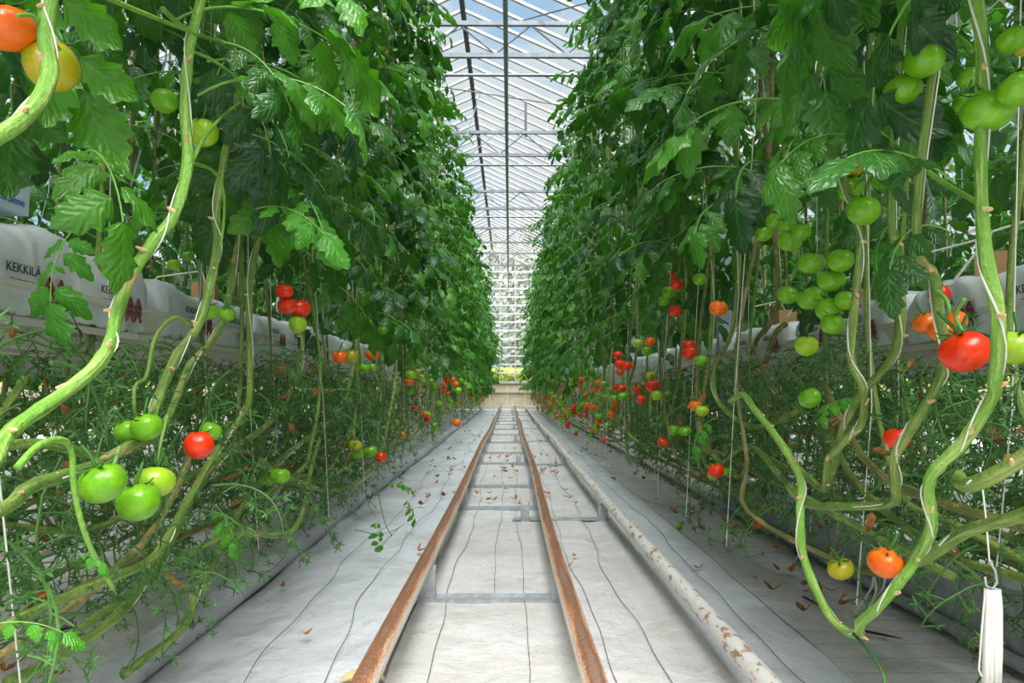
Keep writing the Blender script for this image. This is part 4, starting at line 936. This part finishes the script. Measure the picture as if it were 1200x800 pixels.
# fallen tomatoes
o = tomato(None, atZ(796, 617, .035), .04, 'green', r); tag(o, 'tiny green tomato fallen on the floor right of the white pipe', 'tomato')
# dead leaf scraps
lm = []
for k in range(4):
    b = MB(); rr = random.Random(k+90); leaflet(b, Vector((0, 0, .004)), Vector((1, 0, .1)), Vector((0, 0, 1)), .045, .03, 5, 2, rr, curl=-2.2); leaflet(b, Vector((0, 0, .004)), Vector((-.3, 1, .2)), Vector((0, 0, 1)), .03, .016, 4, 2, rr, curl=-2.5); lm.append(b.mesh('dead_leaf', M['dryleaf']))
spots = [(0.43, 4.5, 60), ]
n = 0
for k in range(230):
    if k < 45: x, y = r.uniform(1.05, 1.45), r.uniform(2.2, 9)
    elif k < 75: x, y = r.choice((r.uniform(.25, .55), r.uniform(-.9, -.5))), r.uniform(5, 13)
    elif k < 110: x, y = r.uniform(-1.5, -1.2), r.uniform(1.2, 6)
    elif k < 170: x, y = r.choice((r.gauss(.42, .07), r.gauss(-.05, .1), r.gauss(-.6, .12))), r.choice((r.gauss(7.2, .5), r.gauss(8.3, .7), r.gauss(5.3, .3)))
    else: x, y = r.uniform(-1.0, 1.4), r.uniform(3, 24)
    if abs(x+.33) < .05 or abs(x-.2) < .05 or abs(x-.6) < .05: x += .1
    o = obj('dead_leaf', lm[k % 4], None, (x, y, .026), (r.uniform(-.2, .2), r.uniform(-.2, .2), r.uniform(0, 6)), r.uniform(.5, 1.25))
    tag(o, 'small curled brown dead leaf scrap lying on the pale floor', 'dead leaf', 'dead leaf scraps on the floor')
o = obj('dead_leaf', lm[0], None, atZ(358, 744, .035), (0, 0, 1), .6); tag(o, 'single small brown scrap on the white sheet at the lower left', 'dead leaf')
b = MB(); b.tube([(0, 0, 0), (.03, .012, .012), (.09, .02, .014), (.12, .0, .004)], [.008, .014, .014, .006], 7)
o = obj('curled_label', b.mesh('curled_strip', M['scar'], True), None, atZ(400, 797, .03)); tag(o, 'curled orange-brown strip beside the left rail at the bottom edge', 'strip')

# ------------------------------------------------------------------ outside
g = MB()
for j in range(31):
    yy = YB+.15+j*1.6
    for i in range(41):
        xx = -60+i*3; g.v.append((xx, yy, -.02+2.2/(1+math.exp(-(yy-36)/2.2))+.06*math.sin(xx*.7+yy)))
for j in range(30):
    for i in range(40): a = j*41+i; g.face((a, a+1, a+42, a+41))
o = g.build('ground', M['grass'], None, True); tag(o, kind='structure')
def crown_mesh(seed, n, m, rx, rz, size):
    r = random.Random(seed); b = MB()
    for k in range(n):
        while True:
            p = Vector((r.uniform(-1, 1), r.uniform(-1, 1), r.uniform(-1, 1)))
            if .35 < p.length < 1: break
        p = Vector((p.x*rx, p.y*rx, p.z*rz)); d = Vector((r.uniform(-1, 1), r.uniform(-1, 1), r.uniform(-1, 1))).normalized(); u = d.orthogonal().normalized()*size; w = d.cross(u)
        i = len(b.v); b.v += [tuple(p-u), tuple(p+w*.6), tuple(p+u), tuple(p-w*.6)]; b.face((i, i+1, i+2, i+3), ((0, .5), (.5, 1), (1, .5), (.5, 0)))
    return b.mesh('crown', m)
tl = ['broad grey-green tree outside behind the far wall, left of centre', 'tall grey tree outside right behind the middle of the far wall', 'grey-green tree outside behind the far wall, right of centre', 'large dim tree outside far to the right', 'large dim tree outside far to the left', 'tall thin tree outside seen through the far roof glass']
for k, (x, y, h_, rx, mm) in enumerate(((-6.5, 46, 9, 3, 'crown'), (.3, 46, 9.5, 3.6, 'crown_grey'), (7.5, 46, 9, 3, 'crown'), (17, 48, 11, 4.5, 'crown'), (-17, 50, 11, 4.5, 'crown'), (3.2, 58, 15, 3.4, 'crown'))):
    o = empty('tree', (x, y, 1.9)); tag(o, tl[k], 'tree', 'trees outside the far wall')
    b = MB(); b.tube([(0, 0, 0), (.1, 0, h_*.4), (-.1, 0, h_*.85)], [.25, .18, .05], 8)
    for q in range(5): a = q*1.3; b.tube([(0, 0, h_*(.35+.1*q)), (math.cos(a)*rx*.6, math.sin(a)*rx*.6, h_*(.5+.1*q))], [.08, .03], 5)
    b.build('trunk', M['bark'], o)
    c = obj('crown', crown_mesh(k, 3200, M[mm], rx, h_*.48, .2), o, (0, 0, h_*.46)); c['kind'] = 'stuff'
for k, x in enumerate((-2.2, -.6, .9, 2.6)):
    o = obj('yellow_bush', crown_mesh(20+k, 500, M['yellowbush'], .9, .45, .12), None, (x, 36, 1.35)); tag(o, 'low yellow flowering bush outside on the grass beyond the far wall', 'bush', 'yellow bushes outside')
